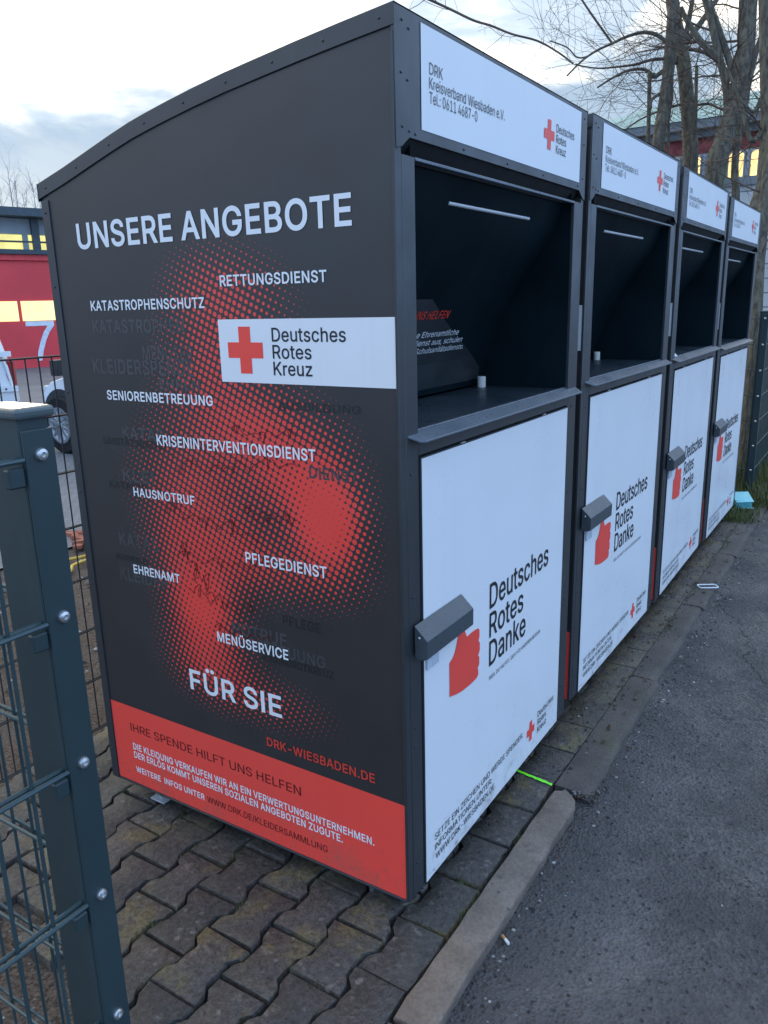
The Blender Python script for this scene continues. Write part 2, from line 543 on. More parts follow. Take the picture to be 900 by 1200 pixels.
M['kerb'] = None
t = NT('kerb_concrete', 0.75)
c = t.mix(t.ramp(t.noise(6, 6, 0.6), 0.3, 0.7), (0.150, 0.112, 0.085), (0.235, 0.182, 0.142))
c = t.mix(t.ramp(t.noise(120, 3, 0.7), 0.38, 0.6), t.mix(0.35, c, (0.05, 0.045, 0.04)), c)
c = t.mix(t.math('MULTIPLY', t.ramp(t.noise(9, 6, 0.7), 0.52, 0.66), 0.6), c, (0.075, 0.062, 0.052))
c = t.mix(t.math('MULTIPLY', t.math('MULTIPLY', t.ramp(t.voro(30), 0.1, 0.2, 1.0, 0.0), t.ramp(t.noise(12, 3), 0.5, 0.57)), 0.8), c, (0.05, 0.043, 0.037))
t.color(c); t.bump(t.math('ADD', t.noise(110, 4, 0.7), t.noise(20, 5)), 0.5, 0.004)
M['kerb'] = t.m
t = NT('old_kerb_concrete', 0.75)
c = t.mix(t.ramp(t.noise(5, 6, 0.6), 0.3, 0.7), (0.062, 0.051, 0.042), (0.112, 0.092, 0.075))
c = t.mix(t.math('MULTIPLY', t.ramp(t.noise(3.2, 6, 0.65, t.mapv(loc=(2, 2, 2))), 0.55, 0.7), 0.6), c, (0.085, 0.085, 0.035))
c = t.mix(t.ramp(t.noise(120, 3, 0.7), 0.38, 0.6), t.mix(0.45, c, (0.02, 0.02, 0.02)), c)
t.color(c); t.bump(t.math('ADD', t.noise(110, 4, 0.7), t.noise(20, 5)), 0.6, 0.005)
M['old_kerb'] = t.m

t = NT('earth', 0.95, 0, 0.2)
c = t.mix(t.ramp(t.noise(2.5, 7, 0.65), 0.35, 0.65), (0.045, 0.042, 0.022), (0.10, 0.088, 0.06))
t.color(c); t.bump(t.noise(40, 6, 0.7), 0.8, 0.02)
M['earth'] = t.m
t = NT('yard_blocks', 0.7)
br = t.n.new('ShaderNodeTexBrick')
br.inputs['Scale'].default_value = 5.0; br.inputs['Mortar Size'].default_value = 0.02
br.inputs['Color1'].default_value = (0.16, 0.165, 0.175, 1); br.inputs['Color2'].default_value = (0.20, 0.205, 0.215, 1); br.inputs['Mortar'].default_value = (0.08, 0.08, 0.085, 1)
t.l.new(t.tc.outputs['Object'], br.inputs['Vector'])
t.color(t.mix(t.ramp(t.noise(0.8, 6), 0.35, 0.7), br.outputs[0], t.mix(0.4, br.outputs[0], (0.07, 0.07, 0.075))))
t.bump(br.outputs['Fac'], -0.3, 0.005)
M['yard'] = t.m

t = NT('bark', 0.85, 0, 0.25)
bn = t.noise(9, 7, 0.7, t.mapv((3, 3, 0.6)))
c = t.mix(t.ramp(bn, 0.35, 0.65), (0.058, 0.053, 0.041), (0.170, 0.152, 0.115))
c = t.mix(t.math('MULTIPLY', t.ramp(t.noise(2.0, 5), 0.5, 0.68), 0.7), c, (0.15, 0.175, 0.085))
t.color(c); t.bump(bn, 0.8, 0.03)
M['bark'] = t.m
M['twig'] = plain('twig_bark', (0.115, 0.085, 0.066), 0.85, 0, 0.2, 0.25, 5)
M['hazy_twig'] = plain('hazy_twig_bark', (0.36, 0.35, 0.34), 0.9, 0, 0.2, 0.2, 2)  # distant haze and backlight painted into the twig colour

M['gate_red'] = plain('gate_red_paint', (0.80, 0.065, 0.070), 0.4, 0, 0.4, 0.1, 0.6)
M['gate_frame_red'] = plain('gate_frame_red', (0.85, 0.06, 0.065), 0.4)
M['station_dark'] = plain('station_steel', (0.055, 0.075, 0.09), 0.5)
M['station_wall'] = plain('station_concrete', (0.32, 0.36, 0.38), 0.8, 0, 0.3, 0.15, 1.2)
M['number_white'] = plain('number_white', (0.75, 0.76, 0.80), 0.4)


def lit(name, col, strength, var=0.25, scale=1.5):
    t = NT(name, 0.15)
    n = t.ramp(t.noise(scale, 4), 0.3, 0.7, 1 - var, 1 + var)
    t.color((0.05, 0.05, 0.05))
    t.put(t.b.inputs['Emission Color'], col)
    t.put(t.b.inputs['Emission Strength'], t.math('MULTIPLY', n, strength))
    return t.m


M['lit_pale'] = lit('lit_hall_glass', (1.0, 0.93, 0.42), 0.72, 0.12)
M['lit_dim'] = lit('lit_clerestory_glass', (0.93, 0.86, 0.28), 0.55, 0.2)
M['lit_warm'] = lit('lit_warm_glass', (1.0, 0.68, 0.24), 0.92, 0.3, 1.1)
M['stone'] = None
t = NT('ashlar_stone', 0.85, 0, 0.3)
br = t.n.new('ShaderNodeTexBrick')
br.inputs['Scale'].default_value = 1.0; br.inputs['Mortar Size'].default_value = 0.03
br.inputs['Brick Width'].default_value = 1.1; br.inputs['Row Height'].default_value = 0.55
br.inputs['Color1'].default_value = (0.40, 0.42, 0.42, 1); br.inputs['Color2'].default_value = (0.48, 0.49, 0.48, 1); br.inputs['Mortar'].default_value = (0.16, 0.17, 0.18, 1)
mpn = t.n.new('ShaderNodeMapping'); mpn.inputs['Rotation'].default_value = (R(90), 0, R(90))
cmb = t.n.new('ShaderNodeCombineXYZ'); sp = t.n.new('ShaderNodeSeparateXYZ')
t.l.new(t.tc.outputs['Object'], sp.inputs[0]); t.l.new(sp.outputs[1], cmb.inputs[0]); t.l.new(sp.outputs[2], cmb.inputs[1])
t.l.new(cmb.outputs[0], br.inputs['Vector'])
t.color(t.mix(t.ramp(t.noise(0.7, 6), 0.3, 0.7), br.outputs[0], t.mix(0.3, br.outputs[0], (0.2, 0.21, 0.22))))
M['stone'] = t.m
M['copper'] = plain('weathered_copper', (0.28, 0.38, 0.33), 0.65, 0, 0.3, 0.2, 0.8)
M['frieze'] = plain('red_brick_frieze', (0.22, 0.05, 0.05), 0.8, 0, 0.3, 0.3, 2.5)
M['cornice'] = plain('grey_cornice', (0.16, 0.18, 0.19), 0.8, 0, 0.3, 0.2, 1)
M['car_white'] = plain('white_car_paint', (0.78, 0.80, 0.82), 0.22, 0, 0.6, 0.02, 1)
M['car_glass'] = plain('car_glass', (0.015, 0.022, 0.026), 0.06, 0, 0.6, 0.1)
M['tyre'] = plain('tyre_rubber', (0.014, 0.014, 0.015), 0.8, 0, 0.3, 0.2)
M['rim'] = plain('rim_alloy', (0.5, 0.52, 0.54), 0.3, 0.85)
M['black_plastic'] = plain('black_plastic', (0.02, 0.021, 0.022), 0.5)
M['lamp'] = plain('lamp_glass', (0.6, 0.62, 0.64), 0.1, 0, 0.8)
M['tail'] = plain('tail_lamp_glass', (0.35, 0.02, 0.02), 0.15, 0, 0.8)
M['hose'] = plain('yellow_hose', (0.60, 0.40, 0.06), 0.45)
M['brick_bit'] = plain('broken_brick', (0.30, 0.11, 0.07), 0.9, 0, 0.2, 0.3, 20)
M['turq'] = plain('turquoise_card', (0.24, 0.56, 0.60), 0.55, 0, 0.4, 0.06, 20)
M['turq_shaded'] = plain('turquoise_card_shaded', (0.10, 0.40, 0.43), 0.55, 0, 0.4, 0.06, 20)  # same card as the top, shade of the sides put into a darker colour
M['butt_paper'] = plain('cigarette_paper', (0.75, 0.72, 0.66), 0.8)
M['butt_filter'] = plain('cigarette_filter', (0.50, 0.25, 0.10), 0.8)
M['green_paint'] = NT('spray_paint_green', 0.5).color((0.20, 0.95, 0.03)).m
M['stone_chip'] = plain('stone_chips', (0.17, 0.16, 0.15), 0.85, 0, 0.3, 0.6, 18)
M['dead_leaf'] = plain('dead_leaf', (0.10, 0.065, 0.035), 0.85, 0, 0.2, 0.4, 22)
t = NT('grass_blade', 0.7, 0, 0.3)
oi = t.n.new('ShaderNodeNewGeometry')
t.color(t.mix(oi.outputs['Random Per Island'], (0.045, 0.075, 0.018), (0.13, 0.135, 0.045)))
M['grass'] = t.m
t = NT('moss', 0.9, 0, 0.2)
t.color(t.mix(t.noise(40, 5), (0.03, 0.04, 0.012), (0.10, 0.10, 0.03)))
M['moss'] = t.m

# ------------------------------------------------------------------ lettering
_fc = {}


GLYPHS = {
',':(188,'137 71 68 71 38 -119 84 -119'),
'-':(453,'114 188 337 188 337 244 114 244'),
'.':(188,'50 41 53 24 63 9 78 -1 95 -4 113 -1 128 9 138 24 141 41 138 59 128 73 113 83 95 87 78 83 63 73 53 59'),
'/':(249,'14 -76 71 -76 235 533 178 533'),
'0':(453,'192 453 227 460 261 453 290 435 313 405 330 365 340 314 344 254 340 194 330 144 313 103 290 74 261 56 227 50 192 56 163 74 140 103 123 144 113 194 109 254 113 314 123 365 140 405 163 435|384 395 358 447 323 484 279 508 227 516 174 508 130 484 95 447 69 395 57 353 50 306 48 254 50 202 57 155 69 113 95 62 130 24 174 1 227 -7 279 1 323 24 359 62 384 113 396 155 403 202 405 254 403 306 396 353'),
'1':(453,'276 55 276 509 198 509 86 427 86 358 209 448 212 448 212 55 76 55 76 0 391 0 391 55'),
'2':(453,'153 57 153 60 267 180 306 223 336 259 357 290 371 318 378 345 381 372 376 411 361 445 337 474 306 497 268 511 225 516 182 511 143 496 111 473 86 442 71 405 66 362 127 362 130 390 139 413 153 433 172 447 196 457 224 460 250 457 273 449 293 436 308 419 317 397 320 371 318 348 311 327 299 305 282 282 261 257 234 229 64 47 64 0 389 0 389 57'),
'3':(453,'393 145 387 186 371 222 344 253 308 276 264 288 221 289 372 461 372 509 70 509 70 452 288 452 288 448 157 299 157 248 201 248 242 244 275 234 299 217 316 196 326 172 329 145 325 116 315 93 297 74 275 61 248 53 219 50 191 52 165 59 144 71 126 87 115 107 109 132 44 132 52 91 70 57 98 30 133 10 173 -3 218 -7 266 -2 309 12 344 36 370 66 387 103'),
'4':(453,'109 166 311 509 247 509 40 158 40 105 282 105 282 0 343 0 343 105 413 105 413 163 343 163 343 318 282 318 282 163 109 163'),
'5':(453,'263 330 229 334 203 331 178 325 155 315 136 301 134 301 151 452 366 452 366 509 96 509 67 253 128 246 145 258 167 268 192 275 218 277 248 273 275 262 297 244 314 221 324 193 328 162 324 131 314 104 298 82 276 64 250 53 221 50 196 52 173 60 154 73 138 89 127 108 122 130 60 130 66 93 83 60 108 32 140 11 178 -2 221 -7 268 -1 309 15 343 41 369 76 385 117 391 163 388 199 379 231 364 260 345 285 321 306 294 321'),
'6':(453,'299 235 314 213 324 187 327 157 324 128 314 101 299 79 279 63 254 52 226 48 198 52 174 63 153 79 138 102 128 128 125 158 128 188 138 214 153 235 174 252 198 262 226 265 254 262 279 251|196 307 179 299 175 296 322 509 252 509 137 340 102 285 80 239 68 199 64 162 69 115 84 74 109 40 142 15 182 -1 226 -7 271 -2 310 14 343 39 368 73 384 112 389 157 384 201 370 240 346 271 316 295 278 309 235 314 214 312'),
'7':(453,'97 0 165 0 391 449 391 509 62 509 62 452 323 452 323 448'),
'8':(453,'395 96 401 135 397 166 387 195 372 220 351 241 327 256 300 265 300 267 333 282 359 308 376 342 382 380 377 417 361 450 337 477 306 498 269 511 226 516 184 511 146 498 114 477 90 450 75 417 70 380 76 342 93 308 119 282 153 267 153 265 125 256 101 241 81 220 65 195 55 166 52 135 57 96 74 62 101 33 136 11 178 -2 226 -7 275 -2 317 11 352 33 378 62|308 420 316 399 319 376 316 351 307 330 293 313 274 300 252 292 226 290 201 292 178 300 159 313 145 330 136 351 133 376 136 399 145 420 159 437 177 449 200 457 226 460 252 457 275 449 294 437|337 139 333 113 323 91 307 74 285 60 258 52 226 49 195 52 167 60 145 74 129 91 119 113 115 139 119 165 130 189 147 208 169 223 196 232 226 235 256 232 283 223 305 208 322 189 333 165'),
'9':(453,'154 274 138 295 129 322 125 352 129 381 138 407 154 429 174 446 199 457 226 460 254 457 279 446 299 429 314 407 324 381 327 350 324 321 314 295 299 273 279 257 254 247 226 243 199 247 174 257|257 202 273 210 277 213 130 0 200 0 315 168 350 224 373 270 385 309 389 347 384 393 368 434 343 468 310 494 271 510 226 516 182 510 143 494 110 469 85 436 69 397 64 352 68 307 83 269 106 237 137 214 175 199 218 195 238 196'),
':':(188,'63 284 78 274 95 271 113 274 128 284 138 299 141 316 138 334 128 349 113 359 95 362 78 359 63 349 53 334 50 316 53 299|128 9 138 24 141 41 138 59 128 73 113 83 95 87 78 83 63 73 53 59 50 41 53 24 63 9 78 -1 95 -4 113 -1'),
'A':(480,'344 142 395 0 463 0 276 509 201 509 16 0 85 0 135 142|191 302 201 333 213 371 228 419 239 456 250 420 264 372 276 334 287 302 324 199 155 199'),
'B':(456,'385 227 363 245 339 257 315 262 315 267 336 275 356 286 373 301 387 320 395 344 398 374 394 410 381 442 359 469 329 491 289 504 241 509 60 509 60 0 247 0 301 4 344 18 377 39 400 67 413 100 418 136 414 173 402 203|238 285 125 285 125 452 240 452 283 446 313 429 330 403 336 372 333 348 323 326 308 309 288 296 265 288|296 63 245 57 125 57 125 231 248 231 279 228 306 218 327 203 342 184 352 161 355 137 349 105 330 80'),
'C':(510,'103 254 109 314 125 364 150 403 184 432 223 450 267 456 292 454 315 449 337 440 357 428 375 413 389 395 401 373 408 348 473 348 463 385 448 418 427 447 402 471 373 490 340 504 305 513 267 516 225 512 186 501 150 484 119 459 92 429 70 393 53 352 44 305 40 254 44 203 53 157 70 115 92 79 119 49 150 25 186 7 225 -3 267 -7 305 -4 341 5 373 19 402 38 428 62 448 91 463 124 473 160 408 160 401 136 389 114 375 96 357 81 337 69 315 60 292 55 267 53 223 59 184 76 151 105 125 145 109 194'),
'D':(502,'225 509 60 509 60 0 219 0 268 3 312 14 351 31 384 54 411 83 433 119 449 159 458 205 462 255 458 306 449 351 433 391 399 441 353 478 315 495 273 505|275 446 320 428 354 399 379 361 394 312 399 255 394 198 379 149 354 110 318 81 272 63 215 57 125 57 125 452 221 452'),
'E':(419,'125 452 372 452 372 509 60 509 60 0 375 0 375 57 125 57 125 229 355 229 355 286 125 286'),
'F':(410,'125 452 369 452 369 509 60 509 60 0 125 0 125 221 346 221 346 278 125 278'),
'G':(520,'103 254 109 314 125 364 150 404 183 432 222 450 265 456 291 454 315 448 337 439 356 427 373 411 387 393 399 372 408 349 474 349 465 384 449 416 429 445 403 469 374 489 340 504 304 513 265 516 223 512 184 501 149 484 117 459 91 429 69 393 53 352 43 305 40 254 43 203 53 157 69 116 91 79 118 49 149 25 185 7 225 -3 269 -7 326 0 377 19 419 50 451 91 471 141 478 200 478 256 283 256 283 199 415 199 410 160 396 123 374 93 345 71 309 57 269 53 224 59 184 76 151 105 125 145 109 194'),
'H':(517,'392 289 125 289 125 509 60 509 60 0 125 0 125 232 392 232 392 0 457 0 457 509 392 509'),
'I':(190,'62 0 62 509 128 509 128 0'),
'J':(396,'336 509 272 509 272 145 266 104 248 74 220 56 185 50 149 56 122 74 104 104 98 145 98 173 33 173 33 145 38 100 52 63 75 33 124 3 185 -7 246 3 294 33 318 63 332 100 336 145'),
'K':(467,'125 509 60 509 60 0 125 0 125 167 198 245 372 0 449 0 243 289 448 509 364 509 212 344 193 324 174 303 157 282 139 261 124 242 125 334'),
'L':(393,'125 509 60 509 60 0 361 0 361 57 125 57'),
'M':(628,'145 361 159 321 165 304 170 291 286 0 342 0 456 291 461 305 467 322 474 341 482 363 498 409 505 433 507 438 506 413 505 369 505 347 504 327 504 0 568 0 568 509 476 509 352 187 348 174 342 158 336 140 318 83 315 73 311 84 305 103 299 123 282 174 277 187 152 509 60 509 60 0 122 0 122 328 120 416 120 436 121 432 137 384'),
'N':(523,'463 0 463 509 399 509 399 157 400 134 401 108 402 81 402 80 401 82 388 107 375 130 363 151 352 169 343 183 136 509 60 509 60 0 125 0 125 307 124 328 123 354 122 384 120 431 148 381 164 354 177 331 190 310 202 290 387 0'),
'O':(533,'425 194 408 144 383 105 349 76 310 59 267 53 223 59 184 76 151 105 125 144 109 194 103 254 109 314 125 364 151 404 184 433 223 450 267 456 310 450 349 433 383 404 408 365 425 314 430 254|267 516 225 512 186 501 150 484 119 459 92 429 70 393 53 352 44 305 40 254 44 203 53 157 70 115 92 79 119 49 150 25 186 7 225 -3 267 -7 309 -3 348 7 384 25 415 49 442 79 464 115 480 157 490 203 493 254 490 305 480 352 464 393 442 429 415 459 384 484 348 501 309 512'),
'P':(445,'269 246 233 242 125 242 125 452 232 452 268 449 297 439 318 423 333 402 342 376 344 348 342 319 333 294 318 272 297 256|235 186 289 191 332 207 366 233 390 265 404 304 409 348 404 391 390 430 366 462 332 487 289 503 235 509 60 509 60 0 125 0 125 186'),
'Q':(533,'44 305 40 254 44 203 53 157 70 115 92 79 119 49 150 25 186 7 225 -3 267 -7 309 -3 348 7 357 12 401 -48 468 -48 403 40 415 49 442 79 464 115 480 157 490 203 493 254 490 305 480 352 464 393 442 429 415 459 384 484 348 501 309 512 267 516 225 512 186 501 150 484 119 459 92 429 70 393 53 352|383 105 365 90 313 159 245 159 318 63 310 59 267 53 223 59 184 76 151 105 125 144 109 194 103 254 109 314 125 364 151 404 184 433 223 450 267 456 310 450 349 433 383 404 408 365 425 314 430 254 425 194 408 144'),
'R':(449,'269 258 234 255 125 255 125 452 233 452 269 449 298 440 319 425 334 405 342 380 345 352 342 324 334 300 319 281 298 267|405 309 409 352 405 395 390 433 367 465 333 489 290 504 236 509 60 509 60 0 125 0 125 198 236 198 246 199 353 0 428 0 313 211 333 217 367 240 390 271'),
'S':(447,'394 415 377 449 351 476 316 498 275 511 227 516 180 511 138 498 102 476 75 448 58 413 52 372 60 326 86 289 128 260 184 239 245 222 272 214 296 205 316 193 332 179 342 161 346 139 341 114 329 92 311 74 286 60 257 52 224 49 194 52 166 59 142 71 123 88 110 110 104 137 38 137 46 96 64 60 91 31 128 9 172 -4 224 -9 278 -4 323 11 360 34 386 64 403 99 408 139 405 171 395 198 379 220 359 238 336 252 312 264 287 272 264 279 212 293 191 300 169 308 148 319 131 334 119 352 115 376 118 398 129 418 145 435 167 448 194 456 225 459 267 453 302 437 326 412 337 378 401 378'),
'T':(449,'32 452 193 452 193 0 257 0 257 452 417 452 417 509 32 509'),
'U':(517,'357 87 331 68 298 56 259 52 220 56 187 68 160 87 141 113 128 144 124 178 124 509 60 509 60 173 66 124 85 80 114 43 154 15 203 -2 259 -8 315 -2 363 15 403 43 433 80 451 124 457 173 457 509 393 509 393 178 389 144 377 113'),
'V':(480,'203 176 192 206 84 509 16 509 204 0 278 0 463 509 395 509 290 206 279 176 267 138 252 90 241 53 230 89 215 137'),
'W':(686,'380 509 306 509 224 196 218 171 211 145 205 120 200 94 194 67 193 62 192 67 187 94 181 120 175 145 170 171 163 196 82 509 16 509 155 0 230 0 318 323 327 359 335 395 342 433 343 437 344 431 351 391 359 356 368 323 455 0 530 0 670 509 603 509 523 196 510 145 504 120 499 94 493 67 492 64 492 67 486 94 480 120 474 145 468 171 462 196'),
'X':(474,'298 400 272 361 261 345 252 329 243 311 238 302 233 312 223 329 214 345 204 361 178 400 104 509 29 509 200 260 18 0 91 0 182 129 195 149 206 166 216 181 225 196 235 213 238 218 241 212 250 195 268 165 279 149 292 129 382 0 456 0 276 263 446 509 374 509'),
'Y':(472,'192 344 91 509 16 509 203 208 203 0 268 0 268 208 455 509 381 509 280 344 265 318 251 293 236 263 236 264 222 292 208 318'),
'Z':(438,'152 105 169 129 397 462 397 509 40 509 40 452 285 452 317 453 306 431 289 408 273 385 42 46 42 0 399 0 399 57 152 57 121 56 115 56 116 57'),
'a':(389,'215 383 194 384 163 382 133 375 104 364 79 346 57 322 41 291 100 274 107 288 118 301 132 313 149 322 171 329 196 331 220 329 240 322 256 311 267 297 273 279 276 257 276 255 273 243 265 235 252 230 234 227 209 224 178 220 152 216 125 211 100 203 78 193 58 179 43 161 34 138 30 108 35 73 48 45 68 22 94 5 126 -5 160 -9 190 -6 215 1 236 12 252 25 264 38 272 52 277 52 277 0 337 0 337 251 333 290 322 320 306 343 286 360 263 372 239 379|92 105 95 124 103 139 117 150 134 159 154 164 175 168 200 171 216 173 246 179 259 182 270 186 276 190 276 138 272 115 263 93 248 74 228 59 202 49 170 45 149 47 130 52 114 61 102 72 94 87'),
'b':(424,'280 311 301 290 316 261 325 227 328 189 325 151 316 117 301 88 279 66 253 51 220 47 188 51 162 65 140 86 125 115 116 150 113 189 116 229 125 263 140 291 161 312 188 325 220 330 253 325|197 381 171 373 152 360 137 346 127 331 118 319 114 319 114 509 53 509 53 0 112 0 112 59 118 59 127 46 138 31 153 17 172 4 198 -5 229 -8 274 -2 313 16 346 45 370 84 385 133 390 189 385 245 370 293 345 332 313 361 274 378 229 384'),
'c':(396,'207 46 173 51 145 66 124 89 108 117 99 151 96 187 99 224 108 258 124 287 145 310 173 325 207 330 226 329 242 325 257 319 270 311 281 301 290 289 298 276 303 262 362 277 353 301 340 322 324 341 305 356 284 368 260 377 234 383 207 384 159 378 117 360 82 330 56 291 40 243 34 187 40 133 56 85 82 46 117 16 159 -2 207 -8 235 -6 261 -1 285 9 306 21 325 37 341 56 354 78 363 102 304 117 299 102 292 89 282 76 271 66 258 58 243 52 226 48'),
'd':(424,'263 312 284 291 300 263 309 229 312 189 309 150 299 115 284 86 263 65 236 51 205 47 172 51 145 66 124 88 109 117 99 151 96 189 99 227 108 261 124 290 145 311 172 325 205 330 237 325|306 319 298 331 287 346 272 360 253 373 228 381 196 384 151 378 112 361 79 332 55 293 39 245 34 189 39 133 55 84 79 45 111 16 151 -2 195 -8 227 -5 252 4 272 17 287 31 298 46 307 59 313 59 313 0 372 0 372 509 311 509 311 319'),
'e':(404,'128 80 110 106 100 139 97 169 371 169 371 194 368 242 357 282 341 315 319 341 294 361 266 374 236 382 205 384 157 378 115 359 81 329 55 290 39 242 34 187 40 132 56 85 82 46 117 16 161 -2 212 -8 249 -5 283 4 311 19 335 39 353 63 365 91 306 105 297 88 285 73 271 61 254 53 234 48 212 46 179 50 151 61|307 237 308 221 97 221 99 241 109 270 125 294 146 313 173 326 205 330 237 326 263 314 283 294 298 269'),
'f':(254,'215 472 222 470 227 468 243 521 234 524 222 527 207 529 187 530 161 527 135 519 113 505 96 486 84 461 81 432 81 379 6 379 6 327 81 327 81 0 142 0 142 327 228 327 228 379 142 379 142 419 145 443 154 460 171 470 195 474 206 473'),
'g':(425,'288 346 273 360 253 373 228 382 196 384 152 378 112 361 80 332 55 293 39 246 34 191 39 136 55 90 80 53 113 27 152 10 195 5 227 8 252 16 272 28 287 41 298 56 306 68 311 68 311 -6 304 -47 282 -75 249 -92 207 -97 178 -95 154 -88 136 -78 122 -66 110 -53 101 -41 51 -69 64 -91 82 -110 105 -127 134 -140 168 -148 207 -151 251 -147 291 -136 324 -117 350 -90 367 -54 372 -9 372 379 313 379 313 319 308 319 299 331|124 96 109 123 99 155 96 193 99 229 109 262 124 290 145 312 172 325 205 330 237 325 264 312 285 291 300 264 309 231 312 193 309 154 300 121 285 95 264 75 237 63 205 59 172 63 145 76'),
'h':(410,'296 0 357 0 357 240 353 285 341 321 321 349 295 369 264 380 227 384 187 379 152 362 124 332 114 312 114 509 53 509 53 0 114 0 114 227 117 257 126 283 141 303 161 317 184 326 210 329 246 323 273 304 290 275 296 235'),
'i':(167,'114 455 123 468 126 483 123 499 114 512 100 521 84 524 67 521 54 512 44 499 41 483 44 468 54 455 67 446 84 443 100 446|53 379 53 0 114 0 114 379'),
'j':(167,'53 455 67 446 83 443 100 446 114 455 123 468 126 483 123 499 114 512 100 521 83 524 67 521 53 512 44 499 41 483 44 468|50 -54 40 -72 25 -83 2 -87 -10 -87 -10 -143 4 -143 37 -139 65 -129 86 -113 102 -90 111 -63 114 -30 114 379 53 379 53 -29'),
'k':(381,'360 379 284 379 121 212 114 212 114 509 53 509 53 0 114 0 114 141 154 178 294 0 372 0 201 216'),
'l':(172,'54 0 54 522 118 522 118 0'),
'm':(610,'335 0 335 247 338 270 345 290 358 307 374 320 395 328 419 330 447 326 473 313 490 289 496 254 496 0 557 0 557 255 553 296 541 328 522 354 497 372 468 383 437 386 407 383 381 375 357 361 337 343 322 321 317 308 309 331 287 361 257 380 219 386 195 384 172 376 151 363 132 346 118 323 112 306 112 379 53 379 53 0 114 0 114 238 117 266 126 289 140 307 158 320 178 328 199 330 229 326 253 311 269 288 274 260 274 0'),
'n':(410,'296 0 357 0 357 240 353 285 341 321 321 349 295 369 264 380 227 384 187 379 152 362 124 332 112 307 112 379 53 379 53 0 114 0 114 227 117 257 126 283 141 303 161 317 184 326 210 329 246 323 273 304 290 275 296 235'),
'o':(415,'99 224 108 258 124 287 145 310 173 325 207 330 242 325 270 310 292 287 307 258 316 224 319 187 316 151 307 117 292 89 270 66 242 51 207 46 173 51 145 66 124 89 108 117 99 151 96 187|381 187 376 243 359 291 333 330 299 360 256 378 207 384 159 378 117 360 82 330 56 291 40 243 34 187 40 133 56 85 82 46 117 16 159 -2 207 -8 256 -2 299 16 333 46 359 85 376 133'),
'p':(424,'280 311 301 290 316 261 325 227 328 189 325 151 316 117 301 88 279 66 253 51 220 47 188 51 162 65 140 86 125 115 116 150 113 189 116 229 125 263 140 291 161 312 188 325 220 330 253 325|370 84 385 133 390 189 385 245 370 293 345 332 313 361 274 378 229 384 197 381 171 373 152 360 137 346 126 331 118 319 112 319 112 379 53 379 53 -143 114 -143 114 59 118 59 127 46 138 31 153 17 173 4 198 -5 229 -8 274 -2 313 16 346 45'),
'q':(424,'263 312 284 291 300 263 309 229 312 189 309 150 299 115 284 86 263 65 236 51 205 47 172 51 145 66 124 88 109 117 99 151 96 189 99 227 108 261 124 290 145 311 172 325 205 330 237 325|79 332 55 293 39 245 34 189 39 133 55 84 79 45 111 16 151 -2 195 -8 227 -5 252 4 272 17 287 31 298 46 306 59 311 59 311 -143 372 -143 372 379 313 379 313 319 307 319 298 331 287 346 272 360 253 373 228 381 196 384 151 378 112 361'),
'r':(259,'159 315 182 323 207 326 219 325 230 324 239 323 243 322 243 384 229 384 221 385 213 385 181 380 152 367 130 347 115 321 112 321 112 379 53 379 53 0 114 0 114 237 117 262 126 284 140 301'),
's':(365,'187 333 219 328 243 316 258 298 268 277 324 290 314 316 299 339 279 358 254 372 223 381 187 384 149 381 115 370 87 354 65 332 51 305 47 274 53 237 72 208 104 186 149 170 212 155 237 147 254 136 265 121 268 103 262 81 244 62 217 50 181 45 150 49 124 60 105 79 94 107 36 94 45 63 62 38 84 18 112 3 145 -5 182 -8 223 -5 260 6 290 24 312 47 326 75 331 107 325 142 306 171 275 194 229 209 172 223 144 232 124 243 112 258 109 277 114 299 131 317 156 329'),
't':(227,'180 -4 192 -3 203 -1 213 2 202 54 194 52 185 51 177 50 170 50 150 53 136 61 128 76 126 98 126 327 204 327 204 379 126 379 126 471 65 471 65 379 6 379 6 327 65 327 65 93 72 52 92 21 125 2 168 -4'),
'u':(410,'293 122 283 97 268 77 249 62 226 53 200 50 164 56 137 75 119 105 114 144 114 379 53 379 53 139 57 95 69 59 89 31 115 11 146 -1 182 -5 222 0 257 17 286 47 298 73 298 0 357 0 357 379 296 379 296 153'),
'v':(389,'177 121 165 155 84 379 17 379 163 0 226 0 371 379 305 379 224 155 213 121 203 87 195 57 187 87'),
'w':(567,'392 91 382 136 371 176 362 214 316 379 252 379 206 214 196 176 186 135 175 90 170 66 165 91 154 137 143 177 133 214 87 379 23 379 138 0 199 0 248 172 255 198 263 225 270 252 277 280 284 309 291 280 297 252 305 225 319 172 368 0 429 0 545 379 480 379 434 214 423 176 413 135 402 90 397 67'),
'x':(379,'233 306 216 279 202 253 191 232 179 253 164 279 147 306 100 379 29 379 155 195 21 0 91 0 148 85 165 112 178 136 189 155 200 136 214 112 231 85 287 0 358 0 224 192 352 379 282 379'),
'y':(389,'187 87 177 121 165 155 84 379 17 379 163 -1 151 -36 141 -58 130 -74 118 -84 104 -89 88 -90 71 -87 61 -86 47 -139 54 -141 65 -143 77 -145 91 -145 117 -143 139 -136 159 -124 177 -107 191 -85 204 -58 371 379 305 379 224 155 212 121 202 87 194 59'),
'z':(380,'48 323 254 323 254 320 42 46 42 0 339 0 339 56 126 56 126 60 333 331 333 379 48 379'),
'Ä':(480,'130 628 127 612 130 597 139 584 152 575 168 572 183 575 196 584 205 597 208 612 205 628 196 641 183 650 168 653 152 650 139 641|155 199 191 302 201 333 213 371 228 419 239 456 250 420 264 372 276 334 287 302 324 199|344 142 395 0 463 0 276 509 201 509 16 0 85 0 135 142|283 641 274 628 271 612 274 597 283 584 296 575 312 572 327 575 340 584 349 597 352 612 349 628 340 641 327 650 312 653 296 650'),
